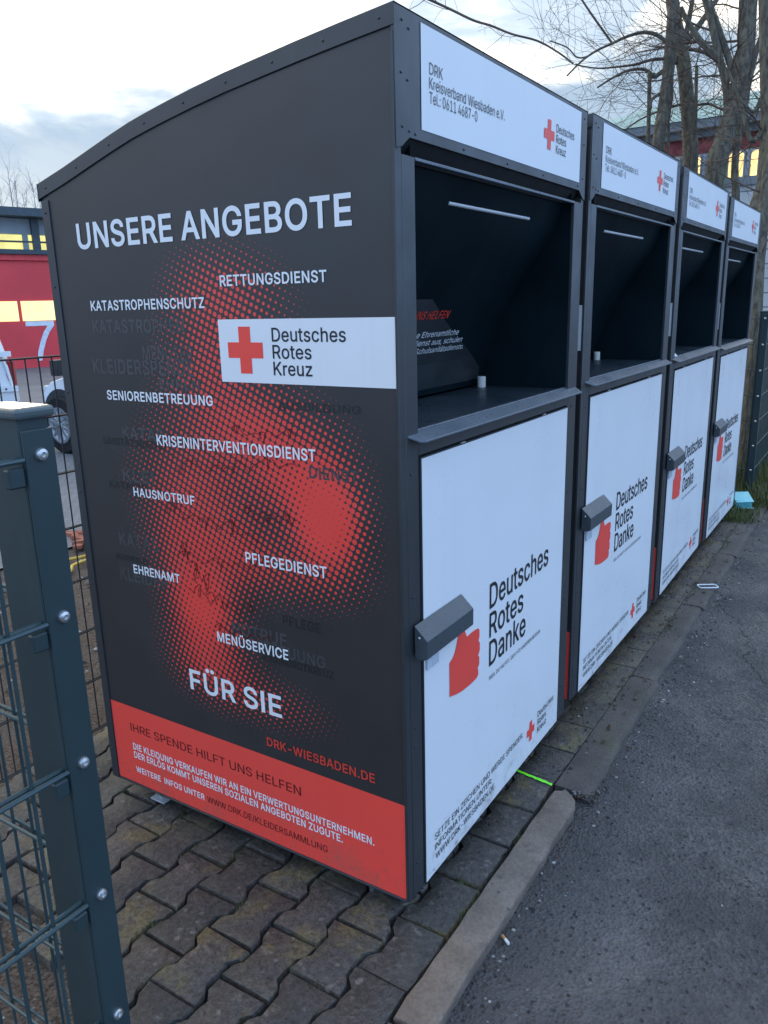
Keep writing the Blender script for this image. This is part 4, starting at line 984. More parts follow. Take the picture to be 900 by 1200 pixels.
def make_container():
    A = M['anthracite']
    root = empty('clothing_container')
    # body: side walls, back, bottom, front frame
    b = MB()
    prof = [(0.0, Z0), (D, Z0)] + [(y, z - 0.012) for y, z in ROOF[::-1]]
    for xa, xb in ((0.0, 0.02), (W - 0.02, W)):
        b.prism(prof, lambda u, w, t: (t, u, w), xa, xb, A)
    b.box(0.0205, W - 0.0205, D - 0.02, D - 0.001, Z0, HB - 0.014, A)
    b.box(0.0205, W - 0.0205, 0.03, D - 0.021, Z0 + 0.002, Z0 + 0.02, A)
    body = b.build('body', root)
    # front frame
    b = MB()
    b.box(0.0206, LP, -0.0008, 0.010, Z0, FT, A)
    b.box(RP, W - 0.0206, -0.0008, 0.010, Z0, FT, A)
    b.box(LP + 0.0005, RP - 0.0005, -0.0006, 0.03, 1.238, 1.272, A)
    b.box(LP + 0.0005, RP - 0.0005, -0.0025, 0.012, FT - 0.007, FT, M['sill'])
    # raised trim round the printed side: front, rear and a folded strip along the roof
    b.box(-0.006, -0.0002, -0.0009, 0.0072, Z0 + 0.004, H - 0.05, A)
    b.box(-0.006, -0.0002, D - 0.030, D + 0.0015, Z0 - 0.002, HB - 0.045, A)
    b.box(-0.0055, -0.0002, 0.0075, D - 0.0302, Z0 - 0.001, Z0 + 0.0055, A)
    rv = lambda p, n: b.dome(p, n, 0.0042, A, 8)
    for z in (0.17, 0.45, 0.75, 1.05, 1.35, 1.65, 1.85):
        rv((-0.006, D - 0.014, z), (-1, 0, 0))
    for z in (0.12, 0.155, 0.5, 0.55, 0.9, 1.2):
        rv((0.040, -0.001, z), (0, -1, 0))
        rv((W - 0.045, -0.001, z + 0.03), (0, -1, 0))
    b.build('front_frame', root, 0.0012, 1)
    # roof sheet with folded-down edges
    b = MB()
    top = [(-0.004, H)] + ROOF[1:-1] + [(D + 0.008, HB)]
    n = len(top)
    V = []
    for xx, dz in ((-0.0060, -0.040), (-0.0060, 0.0), (W + 0.0055, 0.0), (W + 0.0055, -0.040)):
        V += [(xx, y, z + dz) for y, z in top]
    F = [(k * n + i, k * n + i + 1, (k + 1) * n + i + 1, (k + 1) * n + i) for k in range(3) for i in range(n - 1)]
    b.mesh(V, F, A, True)
    b.poly([(-0.0075, D + 0.008, HB), (W + 0.0055, D + 0.008, HB), (W + 0.0055, D + 0.008, HB - 0.046), (-0.0075, D + 0.008, HB - 0.046)], A)
    for i in range(9):
        y = 0.03 + i * 0.138
        b.dome((-0.0060, y, roof_z(y) - 0.021), (-1, 0, 0), 0.0034, A, 8)
    b.build('roof', root, 0.0015, 2, 50)
    # fascia: board above the chute, its lower corners cut
    b = MB()
    prof = [(-0.004, FT + 0.008), (0.020, FT + 0.013), (0.036, FT + 0.024), (0.052, FB), (W - 0.052, FB), (W - 0.02, FT + 0.014), (W + 0.002, FT + 0.008), (W + 0.002, H - 0.002), (-0.004, H - 0.002)]
    b.prism(prof, lambda u, w, t: (u, t, w), -0.0035, 0.006, A)
    b.poly([(0.01, 0.004, FB + 0.001), (W - 0.01, 0.004, FB + 0.001), (W - 0.01, 0.034, FT - 0.004), (0.01, 0.034, FT - 0.004)], M['groove'])
    for x, z in ((0.026, 2.125), (0.052, 2.115), (0.020, 2.03), (0.045, 2.02), (0.022, 1.93), (0.050, 1.925), (0.075, 1.923), (0.30, 1.9235), (0.55, 1.9235), (0.80, 1.9235), (1.09, 1.925), (1.135, 1.95), (1.137, 2.05), (1.135, 2.125)):
        b.dome((x, -0.0035, z), (0, -1, 0), 0.0036, A, 8)
    fas = b.build('fascia', root, 0.0009, 1)
    b = MB()
    f5, f6 = front_fn(0.0048), front_fn(0.0060)
    rect(b, f5, 0.0995, 1.1005, 1.9355, 2.138, M['white'])
    text(b, 'DRK', f6, 0.134, 2.049, 0.060, 0.0225, M['grey_ink'])
    text(b, 'Kreisverband Wiesbaden e.V.', f6, 0.133, 2.021, 0.390, 0.0225, M['grey_ink'])
    text(b, 'Tel.: 0611 4687-0', f6, 0.133, 1.993, 0.233, 0.0225, M['grey_ink'])
    cross(b, f6, 0.833, 2.035, 0.080, 0.078, M['red_ink'], 0.32)
    for s_, zz_, w_ in (('Deutsches', 2.049, 0.152), ('Rotes', 2.021, 0.083), ('Kreuz', 1.993, 0.082)):
        text(b, s_, f6, 0.888, zz_, w_, 0.0225, M['black_ink'])
    b.build('address_sticker', fas)
    # chute: curved flap, side cheeks, tray, handle rail
    b = MB()
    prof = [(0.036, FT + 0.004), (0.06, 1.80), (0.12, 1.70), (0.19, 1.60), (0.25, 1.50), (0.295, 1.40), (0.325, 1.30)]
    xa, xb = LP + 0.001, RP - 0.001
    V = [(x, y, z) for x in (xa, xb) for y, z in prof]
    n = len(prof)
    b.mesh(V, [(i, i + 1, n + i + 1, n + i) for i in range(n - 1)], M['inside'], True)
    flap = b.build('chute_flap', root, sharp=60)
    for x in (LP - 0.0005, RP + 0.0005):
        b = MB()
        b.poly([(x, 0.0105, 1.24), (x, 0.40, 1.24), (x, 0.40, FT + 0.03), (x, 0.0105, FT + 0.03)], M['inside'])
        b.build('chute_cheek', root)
    b = MB()
    b.box(LP + 0.002, RP - 0.002, 0.004, 0.332, OB - 0.003, OB + 0.006, M['tray'])
    b.build('tray', root, 0.0015, 1)
    b = MB()
    b.tube([(0.335, 0.058, 1.815), (0.845, 0.058, 1.815)], 0.0052, M['pole_white'], 12)
    b.tube([(0.36, 0.058, 1.815), (0.36, 0.075, 1.80)], 0.005, M['inside'], 8)
    b.tube([(0.82, 0.058, 1.815), (0.82, 0.075, 1.80)], 0.005, M['inside'], 8)
    b.build('handle_rail', flap)
    b = MB()
    b.lathe([(0.013, 0.0), (0.0145, 0.002), (0.0145, 0.036), (0.013, 0.038)], (1.01, 0.285, OB + 0.0062), (0, 0, 1), M['butt_paper'], 16)
    tag(b.build('stop_buffer', root), 'small pale cylindrical buffer in the rear corner of the tray')
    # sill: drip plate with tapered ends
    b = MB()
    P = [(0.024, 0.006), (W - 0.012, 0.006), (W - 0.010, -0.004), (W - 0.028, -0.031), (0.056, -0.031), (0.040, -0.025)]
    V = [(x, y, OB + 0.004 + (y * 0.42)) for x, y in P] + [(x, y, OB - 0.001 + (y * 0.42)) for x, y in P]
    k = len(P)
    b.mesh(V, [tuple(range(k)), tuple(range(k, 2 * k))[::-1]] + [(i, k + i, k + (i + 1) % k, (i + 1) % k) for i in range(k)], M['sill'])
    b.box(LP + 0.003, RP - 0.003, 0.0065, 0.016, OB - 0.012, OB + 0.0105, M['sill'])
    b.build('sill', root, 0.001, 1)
    # door with its printed sheet
    b = MB()
    b.box(LP + 0.0006, RP - 0.0006, 0.012, 0.028, Z0 + 0.001, 1.2375, M['groove'])
    b.box(0.0795, 1.069, -0.004, 0.0118, Z0 + 0.003, 1.2325, A)
    for x in (0.30, 0.86):
        b.box(x - 0.012, x + 0.012, -0.005, 0.002, 1.2318, 1.2362, M['bolt'])
    door = b.build('door', root, 0.001, 1)
    b = MB()
    f5, f6 = front_fn(0.0053), front_fn(0.0066)
    rect(b, f5, 0.0815, 1.0667, 0.0655, 1.2300, M['white'])
    bo = 0.006
    text(b, 'Deutsches', f6, 0.464, 0.722, 0.462, 0.074, M['black_ink'], bo)
    text(b, 'Rotes', f6, 0.464, 0.632, 0.252, 0.074, M['black_ink'], bo)
    text(b, 'Danke', f6, 0.464, 0.541, 0.275, 0.077, M['black_ink'], bo)
    text(b, 'WEIL DU HILFST, GEHT ES ANDEREN BESSER.', f6, 0.465, 0.4955, 0.408, 0.0125, M['black_ink'], 0.004)
    hand = [(0.216, 0.557), (0.215, 0.656), (0.231, 0.662), (0.246, 0.674), (0.255, 0.690), (0.262, 0.706), (0.270, 0.722), (0.284, 0.748), (0.298, 0.752), (0.306, 0.740),
            (0.306, 0.713), (0.318, 0.692), (0.340, 0.6935), (0.363, 0.6935), (0.388, 0.6915), (0.397, 0.683), (0.3975, 0.664), (0.391, 0.651), (0.400, 0.643), (0.4005, 0.620), (0.389, 0.607),
            (0.397, 0.600), (0.397, 0.577), (0.386, 0.568), (0.391, 0.562), (0.391, 0.547), (0.377, 0.540), (0.340, 0.539), (0.292, 0.541), (0.255, 0.547), (0.232, 0.553)]
    b.poly([f6(u, v) for u, v in hand], M['red_ink'])
    cross(b, f6, 0.808, 0.156, 0.066, 0.074, M['red_ink'], 0.34)
    for s_, zz_, w_ in (('Deutsches', 0.176, 0.150), ('Rotes', 0.146, 0.080), ('Kreuz', 0.116, 0.084)):
        text(b, s_, f6, 0.870, zz_, w_, 0.022, M['black_ink'])
    text(b, 'SETZE EIN ZEICHEN UND WERDE SPENDER.', f6, 0.128, 0.167, 0.612, 0.0195, M['black_ink'], 0.004)
    text(b, 'INFORMATIONEN UNTER:', f6, 0.128, 0.1355, 0.365, 0.0195, M['black_ink'], 0.004)
    text(b, 'WWW.DRK-WIESBADEN.DE', f6, 0.132, 0.104, 0.380, 0.0195, M['black_ink'], 0.004)
    b.build('poster', door)
    # lock hood: sheet-metal housing with a sloping rain roof, half over the frame
    b = MB()
    prof = [(-0.0068, 0.830), (-0.043, 0.795), (-0.043, 0.749), (-0.030, 0.743), (-0.0068, 0.743)]
    b.prism(prof, lambda u, w, t: (t, u, w), 0.034, 0.283, M['anthracite_wet'])
    b.dome((0.0345, -0.020, 0.80), (-1, 0, 0), 0.005, M['bolt'], 8)
    hood = b.build('lock_hood', door, 0.0035, 3)
    b = MB()
    b.box(0.088, 0.148, -0.012, -0.0075, 0.690, 0.7425, M['clear_plastic'])
    b.build('lock_plate', hood, 0.001, 1)
    # printed side sheet
    b = MB()
    b.poly([(-0.0015, 0.0075, Z0 + 0.006), (-0.0015, D - 0.0305, Z0 + 0.006), *[(-0.0015, min(max(y, 0.0075), D - 0.0305), z - 0.03) for y, z in ROOF[::-1]]], M['halftone'])
    sp_ = b.build('side_panel', root)
    b = MB()
    f = side_fn(0.0024); g = side_fn(0.0031)
    rect(b, f, -1.1312, -0.0078, Z0 + 0.007, 0.3495, M['red_ink'])
    text(b, 'IHRE SPENDE HILFT UNS HELFEN', g, -1.046, 0.2605, 0.700, 0.0285, M['maroon_ink'], 0.004)
    text(b, 'DIE KLEIDUNG VERKAUFEN WIR AN EIN VERWERTUNGSUNTERNEHMEN.', g, -1.044, 0.1935, 0.940, 0.0238, M['white_ink'], 0.012)
    text(b, 'DER ERLÖS KOMMT UNSEREN SOZIALEN ANGEBOTEN ZUGUTE.', g, -1.044, 0.1625, 0.836, 0.0238, M['white_ink'], 0.012)
    text(b, 'WEITERE  INFOS UNTER', g, -1.042, 0.1105, 0.310, 0.0215, M['white_ink'], 0.012)
    text(b, 'WWW.DRK.DE/KLEIDERSAMMLUNG', g, -0.721, 0.1090, 0.459, 0.0215, M['maroon_ink'], 0.004)
    tag(b.build('donation_band', sp_), 'red band with white and dark donation text along the bottom of the side')
    b = MB()
    rect(b, f, -0.5262, -0.0081, 1.4000, 1.5530, M['white'])
    cross(b, g, -0.4410, 1.4790, 0.113, 0.113, M['red_ink'], 0.335)
    for s_, zz_, w_ in (('Deutsches', 1.5005, 0.216), ('Rotes', 1.4605, 0.117), ('Kreuz', 1.4210, 0.117)):
        text(b, s_, g, -0.3545, zz_, w_, 0.0315, M['black_ink'], 0.009)
    tag(b.build('cross_banner', sp_), 'white banner with red cross and three lines of black lettering')
    for s_, y_, z_, w_, h_, bo_ in (('UNSERE ANGEBOTE', 1.027, 1.7455, 0.915, 0.067, 0.022), ('RETTUNGSDIENST', 0.509, 1.6315, 0.324, 0.0262, 0.018), ('KATASTROPHENSCHUTZ', 1.003, 1.5815, 0.436, 0.0268, 0.018),
                                    ('SENIORENBETREUUNG', 0.977, 1.336, 0.413, 0.0268, 0.018), ('KRISENINTERVENTIONSDIENST', 0.789, 1.2175, 0.549, 0.0300, 0.018), ('HAUSNOTRUF', 0.908, 1.060, 0.246, 0.0262, 0.018),
                                    ('EHRENAMT', 0.945, 0.818, 0.195, 0.0275, 0.018), ('PFLEGEDIENST', 0.490, 0.9225, 0.268, 0.0310, 0.018), ('MENÜSERVICE', 0.619, 0.668, 0.257, 0.0300, 0.018), ('FÜR SIE', 0.747, 0.4865, 0.350, 0.0660, 0.024)):
        b = MB()
        text(b, s_, g, -y_, z_, w_, h_, M['white_ink'], bo_)
        b.build('lettering', sp_)
    b = MB()
    text(b, 'DRK-WIESBADEN.DE', g, -0.459, 0.3845, 0.363, 0.0275, M['dim_red_ink'], 0.014)
    tag(b.build('lettering', sp_), 'dull red capitals of a web address above the band')
    e2 = side_fn(0.0020)
    for s_, y_, z_, w_, h_, mm in (('KATASTROPHEN', 1.005, 1.521, 0.36, 0.036, 'ghost_light'), ('MENÜSER', 0.812, 1.448, 0.19, 0.040, 'ghost_light'), ('KLEIDERSPENDE', 1.024, 1.409, 0.40, 0.041, 'ghost_light'), ('EHREN', 0.757, 1.372, 0.15, 0.030, 'ghost_light'),
                                   ('AUSBILDUNG', 0.350, 1.338, 0.245, 0.020, 'ghost_dark'), ('KATAS', 0.930, 1.226, 0.17, 0.036, 'ghost_light'), ('SANITÄTSDIENST', 1.020, 1.205, 0.27, 0.022, 'ghost_dark'), ('KLEI', 0.948, 1.101, 0.13, 0.038, 'ghost_light'),
                                   ('KATASTR', 1.012, 1.075, 0.16, 0.022, 'ghost_dark'), ('KATAS', 0.996, 0.899, 0.17, 0.041, 'ghost_light'), ('KLEIDER', 1.010, 0.788, 0.21, 0.041, 'ghost_light'), ('AUSBILD', 1.022, 0.852, 0.14, 0.018, 'ghost_dark'),
                                   ('DIENST', 0.262, 1.175, 0.145, 0.030, 'ghost_light'), ('PFLEGE', 0.375, 0.768, 0.125, 0.028, 'ghost_dark'), ('NOTRUF', 0.560, 0.705, 0.195, 0.036, 'ghost_light'), ('BETREUUNG', 0.50, 0.672, 0.26, 0.034, 'ghost_light'), ('JUGENDROTKREUZ', 0.46, 0.648, 0.245, 0.022, 'ghost_dark')):
        b = MB()
        text(b, s_, e2, -y_, z_, w_, h_, M[mm], 0.018)
        tag(b.build('faded_lettering', sp_), 'faint word half lost in the dark print')
    # pen scribbles over the halftone
    rs = random.Random(21)
    for (px, py, qx, qy, hgt) in ((205, 548, 345, 545, 9), (285, 600, 350, 612, 8), (190, 592, 300, 630, 10), (215, 640, 250, 700, 12), (205, 650, 325, 668, 7), (220, 690, 300, 720, 10), (250, 735, 320, 752, 6), (270, 505, 350, 512, 7)):
        p = on(px, py, (0, 0, 0), (1, 0, 0)); q = on(qx, qy, (0, 0, 0), (1, 0, 0))
        b = MB(); n = 130; ph = rs.uniform(0, 6); fq = rs.uniform(6, 9)
        pts = []
        for i in range(n):
            s_ = i / (n - 1)
            c_ = p.lerp(q, s_)
            am = hgt / 420 * (0.45 + 0.55 * abs(math.sin(ph + s_ * 5)))
            w_ = ph + s_ * fq * 6.28
            pts.append((c_.y - math.sin(w_) * 0.007 - math.sin(w_ * 0.37) * 0.012, c_.z + math.cos(w_ + 0.9 * math.sin(w_ * 0.61)) * am * (0.35 + 0.65 * abs(math.sin(w_ * 0.23 + ph))) + math.sin(w_ * 0.19) * 0.008))
        V = []
        for i, (y, z) in enumerate(pts):
            dy, dz = (pts[min(i + 1, n - 1)][0] - pts[max(i - 1, 0)][0]), (pts[min(i + 1, n - 1)][1] - pts[max(i - 1, 0)][1])
            L_ = math.hypot(dy, dz) or 1
            w = 0.0009
            V += [(-0.0027, y - dz / L_ * w, z + dy / L_ * w), (-0.0027, y + dz / L_ * w, z - dy / L_ * w)]
        b.mesh(V, [(2 * i, 2 * i + 1, 2 * i + 3, 2 * i + 2) for i in range(n - 1)], M['maroon_ink'])
        tag(b.build('pen_scribble', sp_), 'thin dark handwriting across the red halftone')
    # feet: galvanised angle plates under the corners
    for x, y in ((0.05, 0.90), (0.045, 0.06), (W - 0.10, 0.06), (W - 0.10, D - 0.26)):
        b = MB()
        b.box(x, x + 0.05, y, y + 0.05, 0.004, Z0 + 0.001, M['groove'])
        b.box(x - 0.03 if y > 0.5 and x < 0.2 else x + 0.012, x + 0.06, y + 0.052, y + 0.115, 0.004, 0.009, M['galvanised'])
        b.box(x + 0.02, x + 0.024, y + 0.052, y + 0.115, 0.0095, Z0 + 0.0005, M['galvanised'])
        b.lathe([(0.007, 0), (0.007, 0.006)], (x - 0.008 if x < 0.2 else x + 0.04, y + 0.085, 0.0092), (0, 0, 1), M['bolt'], 6)
        b.build('foot', root)
    return root


PITCH_X = 1.2343
c1 = make_container()
CONTS = [c1]
GROUP = 'clothing donation containers in a row'
for k, (dx, dy, dz, an) in enumerate(((-0.0061, 0.0028, 0.0076, -0.0129), (0.0076, -0.0101, 0.0002, 0.0038), (-0.003, -0.0081, -0.0153, -0.0041)), 1):
    c = copy_tree(c1)
    c.location = (k * PITCH_X + dx, dy, dz); c.rotation_euler = (0, 0, an)
    CONTS.append(c)
LAB = ['nearest dark grey clothing container with its whole printed side in view, headline and red halftone',
       'second dark grey clothing container from the near end, beside the red-halftone one',
       'third dark grey clothing container, the one with a white lid lying in its open chute',
       'farthest and smallest looking dark grey clothing container, beside the corner fence and turquoise carton']
for c, l in zip(CONTS, LAB):
    tag(c, l, 'clothing container', GROUP)
for c in CONTS[1:]:                                  # the tight gaps show no more of the side prints than band and banner
    for ch in c.children:
        if ch.name.startswith('side_panel'):
            for q in list(ch.children):
                if q.name.split('.')[0] in ('lettering', 'faded_lettering', 'pen_scribble'):
                    bpy.data.objects.remove(q)
for c in CONTS[2:]:
    for ch in list(c.children):
        if ch.name.startswith('stop_buffer'):
            bpy.data.objects.remove(ch)
# printed plate inside the first chute
flap1 = [c for c in c1.children if c.name.startswith('chute_flap')][0]


def flap_fn(e):
    tp = [(0.036, FT + 0.004), (0.06, 1.80), (0.12, 1.70), (0.19, 1.60), (0.25, 1.50), (0.295, 1.40), (0.325, 1.30)]

    def fn(u, v):
        for (ya, za), (yb, zb) in zip(tp, tp[1:]):
            if za >= v >= zb:
                s_ = (za - v) / (za - zb)
                return (u, ya + (yb - ya) * s_ - e, v)
        return (u, 0.325 - e, v)
    return fn


b = MB()
fn0, fn1 = flap_fn(0.0025), flap_fn(0.0045)
M['plate_ink'] = plain('chute_plate', (0.030, 0.036, 0.040), 0.4)
edge = [(0.50, 1.59), (0.57, 1.56), (0.64, 1.53), (0.76, 1.485), (0.86, 1.443), (0.96, 1.40), (1.03, 1.361), (1.05, 1.32)]
for (ua, va), (ub, vb) in zip(edge, edge[1:]):
    for q in range(3):
        v0, v1 = va + (vb - va) * q / 3, va + (vb - va) * (q + 1) / 3
        u0, u1 = ua + (ub - ua) * q / 3, ua + (ub - ua) * (q + 1) / 3
        b.poly([fn0(0.09, v0), fn0(0.09, v1), fn0(u1, v1), fn0(u0, v0)], M['plate_ink'])
text(b, 'IHRE SPENDE HILFT UNS HELFEN', fn1, 0.10, 1.5350, 0.545, 0.023, M['dim_red_ink'], 0.012)
text(b, 'unterstützt beispielsweise Ehrenamtliche', fn1, 0.10, 1.4830, 0.670, 0.0165, M['white_ink'])
text(b, 'und bildet Sie im Sanitätsdienst aus, schulen', fn1, 0.10, 1.4590, 0.715, 0.0165, M['white_ink'])
text(b, 'junge Menschen und fördern Schulsanitätsdienste.', fn1, 0.10, 1.4350, 0.745, 0.0165, M['white_ink'])
tag(b.build('notice_plate', flap1), 'dark plate with red headline and white small print inside the chute')
# white plastic lid left in the third chute
b = MB()
p = Vector((2 * PITCH_X + 0.155, 0.040, OB + 0.0072))
b.lathe([(0.044, 0), (0.047, 0.003), (0.046, 0.007), (0.041, 0.0085), (0.039, 0.014), (0.036, 0.0155)], p, (0, 0, 1), M['white'], 28)
tag(b.build('cup_lid'), 'white round plastic cup lid lying in the third chute', 'lid')

# ------------------------------------------------------------------ loose kerbstone, litter
b = MB()
rr = random.Random(8)
top = [(-0.270, -0.113), (0.741, -0.119), (0.757, -0.152), (0.757, -0.164), (0.727, -0.199), (0.684, -0.211), (-0.268, -0.212)]
den_ = []
for i, (x, y) in enumerate(top):
    x2, y2 = top[(i + 1) % len(top)]
    n = max(1, int(math.hypot(x2 - x, y2 - y) / 0.06))
    for q in range(n):
        den_.append((x + (x2 - x) * q / n, y + (y2 - y) * q / n + rr.uniform(-0.0022, 0.0022)))
n = len(den_)
cu = sum(p[0] for p in den_) / n; cv = sum(p[1] for p in den_) / n
V = []
for d, z in ((0.0, -0.07), (-0.003, -0.02), (0.0, -0.004), (0.0020, 0.003), (0.0055, 0.0045)):
    for x, y in den_:
        V.append((x - math.copysign(min(abs(x - cu), d), x - cu), y - math.copysign(min(abs(y - cv), d), y - cv) + rr.uniform(-0.001, 0.001), z))
F = [tuple(range(4 * n, 5 * n))] + [(L * n + i, L * n + (i + 1) % n, (L + 1) * n + (i + 1) % n, (L + 1) * n + i) for L in range(4) for i in range(n)]
b.mesh(V, F, M['kerb'], True)
tag(b.build('kerb_stone', sharp=40), 'pale brown concrete kerbstone with a chipped rounded end at the road edge', 'kerbstone')

b = MB()
p = Vector((0.088, -0.243, -0.0245))
d = Vector((0.5, 0.75, 0)).normalized()
b.tube([p, p + d * 0.016], 0.0042, M['butt_paper'], 10); b.tube([p + d * 0.0161, p + d * 0.030], 0.0043, M['butt_filter'], 10)
tag(b.build('cigarette_butt'), 'crushed cigarette butt with orange filter on the asphalt beside the kerbstone', 'cigarette butt')

b = MB()
p = Vector((2.99, -0.178, 0.006))
ux = Vector((0.53, -0.85, 0)).normalized(); uy = Vector((0.85, 0.53, 0)).normalized()
ring = []
hw, hh, rc = 0.052, 0.026, 0.012
for cxn, cyn, a0 in ((hw - rc, hh - rc, 0), (-hw + rc, hh - rc, 90), (-hw + rc, -hh + rc, 180), (hw - rc, -hh + rc, 270)):
    for q in range(4):
        a = R(a0 + q * 30)
        ring.append(p + ux * (cxn + rc * math.cos(a)) + uy * (cyn + rc * math.sin(a)))
b.tube(ring + [ring[0]], 0.0034, M['white_ink'], 8)
tag(b.build('plastic_ring'), 'small white oblong plastic ring lying on the kerb by the far containers', 'ring')

# turquoise carton: shallow box with a lid flap standing a little open
b = MB()
o = Vector((4.865, -0.045, 0.012)); e1 = Vector((0.42, -0.90, 0)).normalized(); e2 = Vector((0.90, 0.42, 0)).normalized(); up = Vector((0, 0, 1))
o += Vector((-0.015, 0.015, 0))
b.obox(o, e1 * 0.112, e2 * 0.10, up * 0.058, M['turq_shaded'])
q = o + up * 0.0605 - e1 * 0.006
b.mesh([q - e2 * 0.018 - up * 0.012, q + e1 * 0.126 - e2 * 0.018 - up * 0.006, q + e1 * 0.120 + e2 * 0.12 + up * 0.040, q + e2 * 0.12 + up * 0.036,
        q - e2 * 0.018 - up * 0.015, q + e1 * 0.126 - e2 * 0.018 - up * 0.009, q + e1 * 0.120 + e2 * 0.12 + up * 0.037, q + e2 * 0.12 + up * 0.033],
       [(0, 1, 2, 3), (7, 6, 5, 4), (0, 4, 5, 1), (1, 5, 6, 2), (2, 6, 7, 3), (3, 7, 4, 0)], M['turq'])
b.mesh([o - e2 * 0.03 + up * 0.003 - e1 * 0.01, o - e2 * 0.03 + up * 0.003 + e1 * 0.124, o - e2 * 0.001 + up * 0.008 + e1 * 0.12, o - e2 * 0.001 + up * 0.008 - e1 * 0.006], [(0, 1, 2, 3)], M['turq'])
tag(b.build('paper_carton'), 'crumpled turquoise paper carton on the ground at the end of the container row', 'carton')

# gravel, chips and dead leaves gathered along the kerb and on the soil
rs = random.Random(4)
b = MB()


def chip(mb, x, y, z, r, m):
    v = []
    for a in range(6):
        t_ = a / 6 * 6.283 + rs.uniform(-0.3, 0.3)
        k = r * rs.uniform(0.65, 1.2)
        v.append((x + math.cos(t_) * k, y + math.sin(t_) * k, z + r * rs.uniform(0.0, 0.25)))
    v.append((x + rs.uniform(-.3, .3) * r, y + rs.uniform(-.3, .3) * r, z + r * rs.uniform(0.7, 1.0)))
    mb.mesh(v, [(i, (i + 1) % 6, 6) for i in range(6)], m)


M['chip_pale'] = plain('pale_chips', (0.36, 0.34, 0.31), 0.85, 0, 0.3, 0.4, 30)
M['chip_dark'] = plain('dark_chips', (0.045, 0.042, 0.04), 0.9, 0, 0.3, 0.4, 30)
for i in range(620):
    x = rs.uniform(-0.3, 5.5) if i % 3 else rs.uniform(0.8, 3.6)
    y = -0.215 - abs(rs.gauss(0, 0.05)) - (0.02 if x > 0.7 else 0)
    chip(b, x, y, road_z(x, y), rs.uniform(0.002, 0.0075), rs.choice([M['stone_chip'], M['stone_chip'], M['chip_dark'], M['chip_dark'], M['chip_dark'], M['soil'], M['soil'], M['soil'], M['chip_pale']]))
for i in range(650):
    x, y = rs.uniform(-0.4, 5.5), -0.2 - rs.uniform(0, 1) ** 1.6 * 2.2
    chip(b, x, y, road_z(x, y), rs.uniform(0.0012, 0.0045), rs.choice([M['stone_chip'], M['chip_dark'], M['chip_dark'], M['chip_dark'], M['chip_dark'], M['chip_dark'], M['chip_pale']]))
# dirt heaped in the corner where the loose stone ends
for i in range(170):
    x, y = 0.765 + abs(rs.gauss(0, 0.035)), -0.205 + rs.gauss(0, 0.022)
    chip(b, x, y, max(-0.03, -0.022 + 0.018 * math.exp(-((x - 0.765) / 0.05) ** 2) * rs.random()), rs.uniform(0.003, 0.010), rs.choice([M['soil'], M['soil'], M['chip_dark'], M['stone_chip']]))
for i in range(520):
    chip(b, rs.uniform(0.85, 5.3), rs.choice([-0.111, -0.111, -0.05, -0.02]) + rs.gauss(0, 0.016), 0.002, rs.uniform(0.002, 0.007), rs.choice([M['stone_chip'], M['chip_dark'], M['soil'], M['chip_dark']]))
for i in range(900):
    chip(b, rs.uniform(-1.6, 3.5), rs.uniform(1.5, 3.7), 0.0, rs.uniform(0.004, 0.016), rs.choice([M['stone_chip'], M['soil'], M['chip_dark'], M['chip_pale']]))
for i in range(380):
    chip(b, rs.uniform(-1.4, -0.72), rs.uniform(-0.1, 1.5), -0.006, rs.uniform(0.003, 0.012), rs.choice([M['stone_chip'], M['soil'], M['chip_dark'], M['chip_pale']]))
tag(b.build('gravel'), 'loose stone chips and grit scattered along the kerb and over the soil', kind='stuff')
b = MB()
for i in range(90):
    x, y = (rs.uniform(1.0, 5.2), -0.17 + rs.gauss(0, 0.07))
    if i > 60:
        x, y = rs.uniform(4.2, 5.6), rs.uniform(-0.45, 0.0)
    r = rs.uniform(0.008, 0.022); a = rs.uniform(0, 6.28)
    z = 0.004 if y > -0.21 else -0.033
    b.poly([(x + math.cos(a + t_) * r * k, y + math.sin(a + t_) * r * k * 0.6, z + rs.uniform(0, 0.008)) for t_, k in ((0, 1), (0.9, 0.7), (2.2, 0.7), (3.14, 0.8), (4.1, 0.7), (5.4, 0.75))], M['dead_leaf'])
tag(b.build('leaf_litter'), 'dead leaves lying on the kerb by the far containers', kind='stuff')

# grass at the far end and moss along the worn kerb
b = MB()


def blade(x, y, z, h, lean, wid):
    a = rs.uniform(0, 6.28)
    dx, dy = math.cos(a) * lean, math.sin(a) * lean
    wx, wy = -math.sin(a) * wid, math.cos(a) * wid
    p0, p1, p2 = Vector((x, y, z)), Vector((x + dx * 0.4, y + dy * 0.4, z + h * 0.65)), Vector((x + dx, y + dy, z + h))
    w = Vector((wx, wy, 0))
    b.mesh([p0 - w, p0 + w, p1 + w * 0.7, p1 - w * 0.7, p2], [(0, 1, 2, 3), (3, 2, 4)], M['grass'])


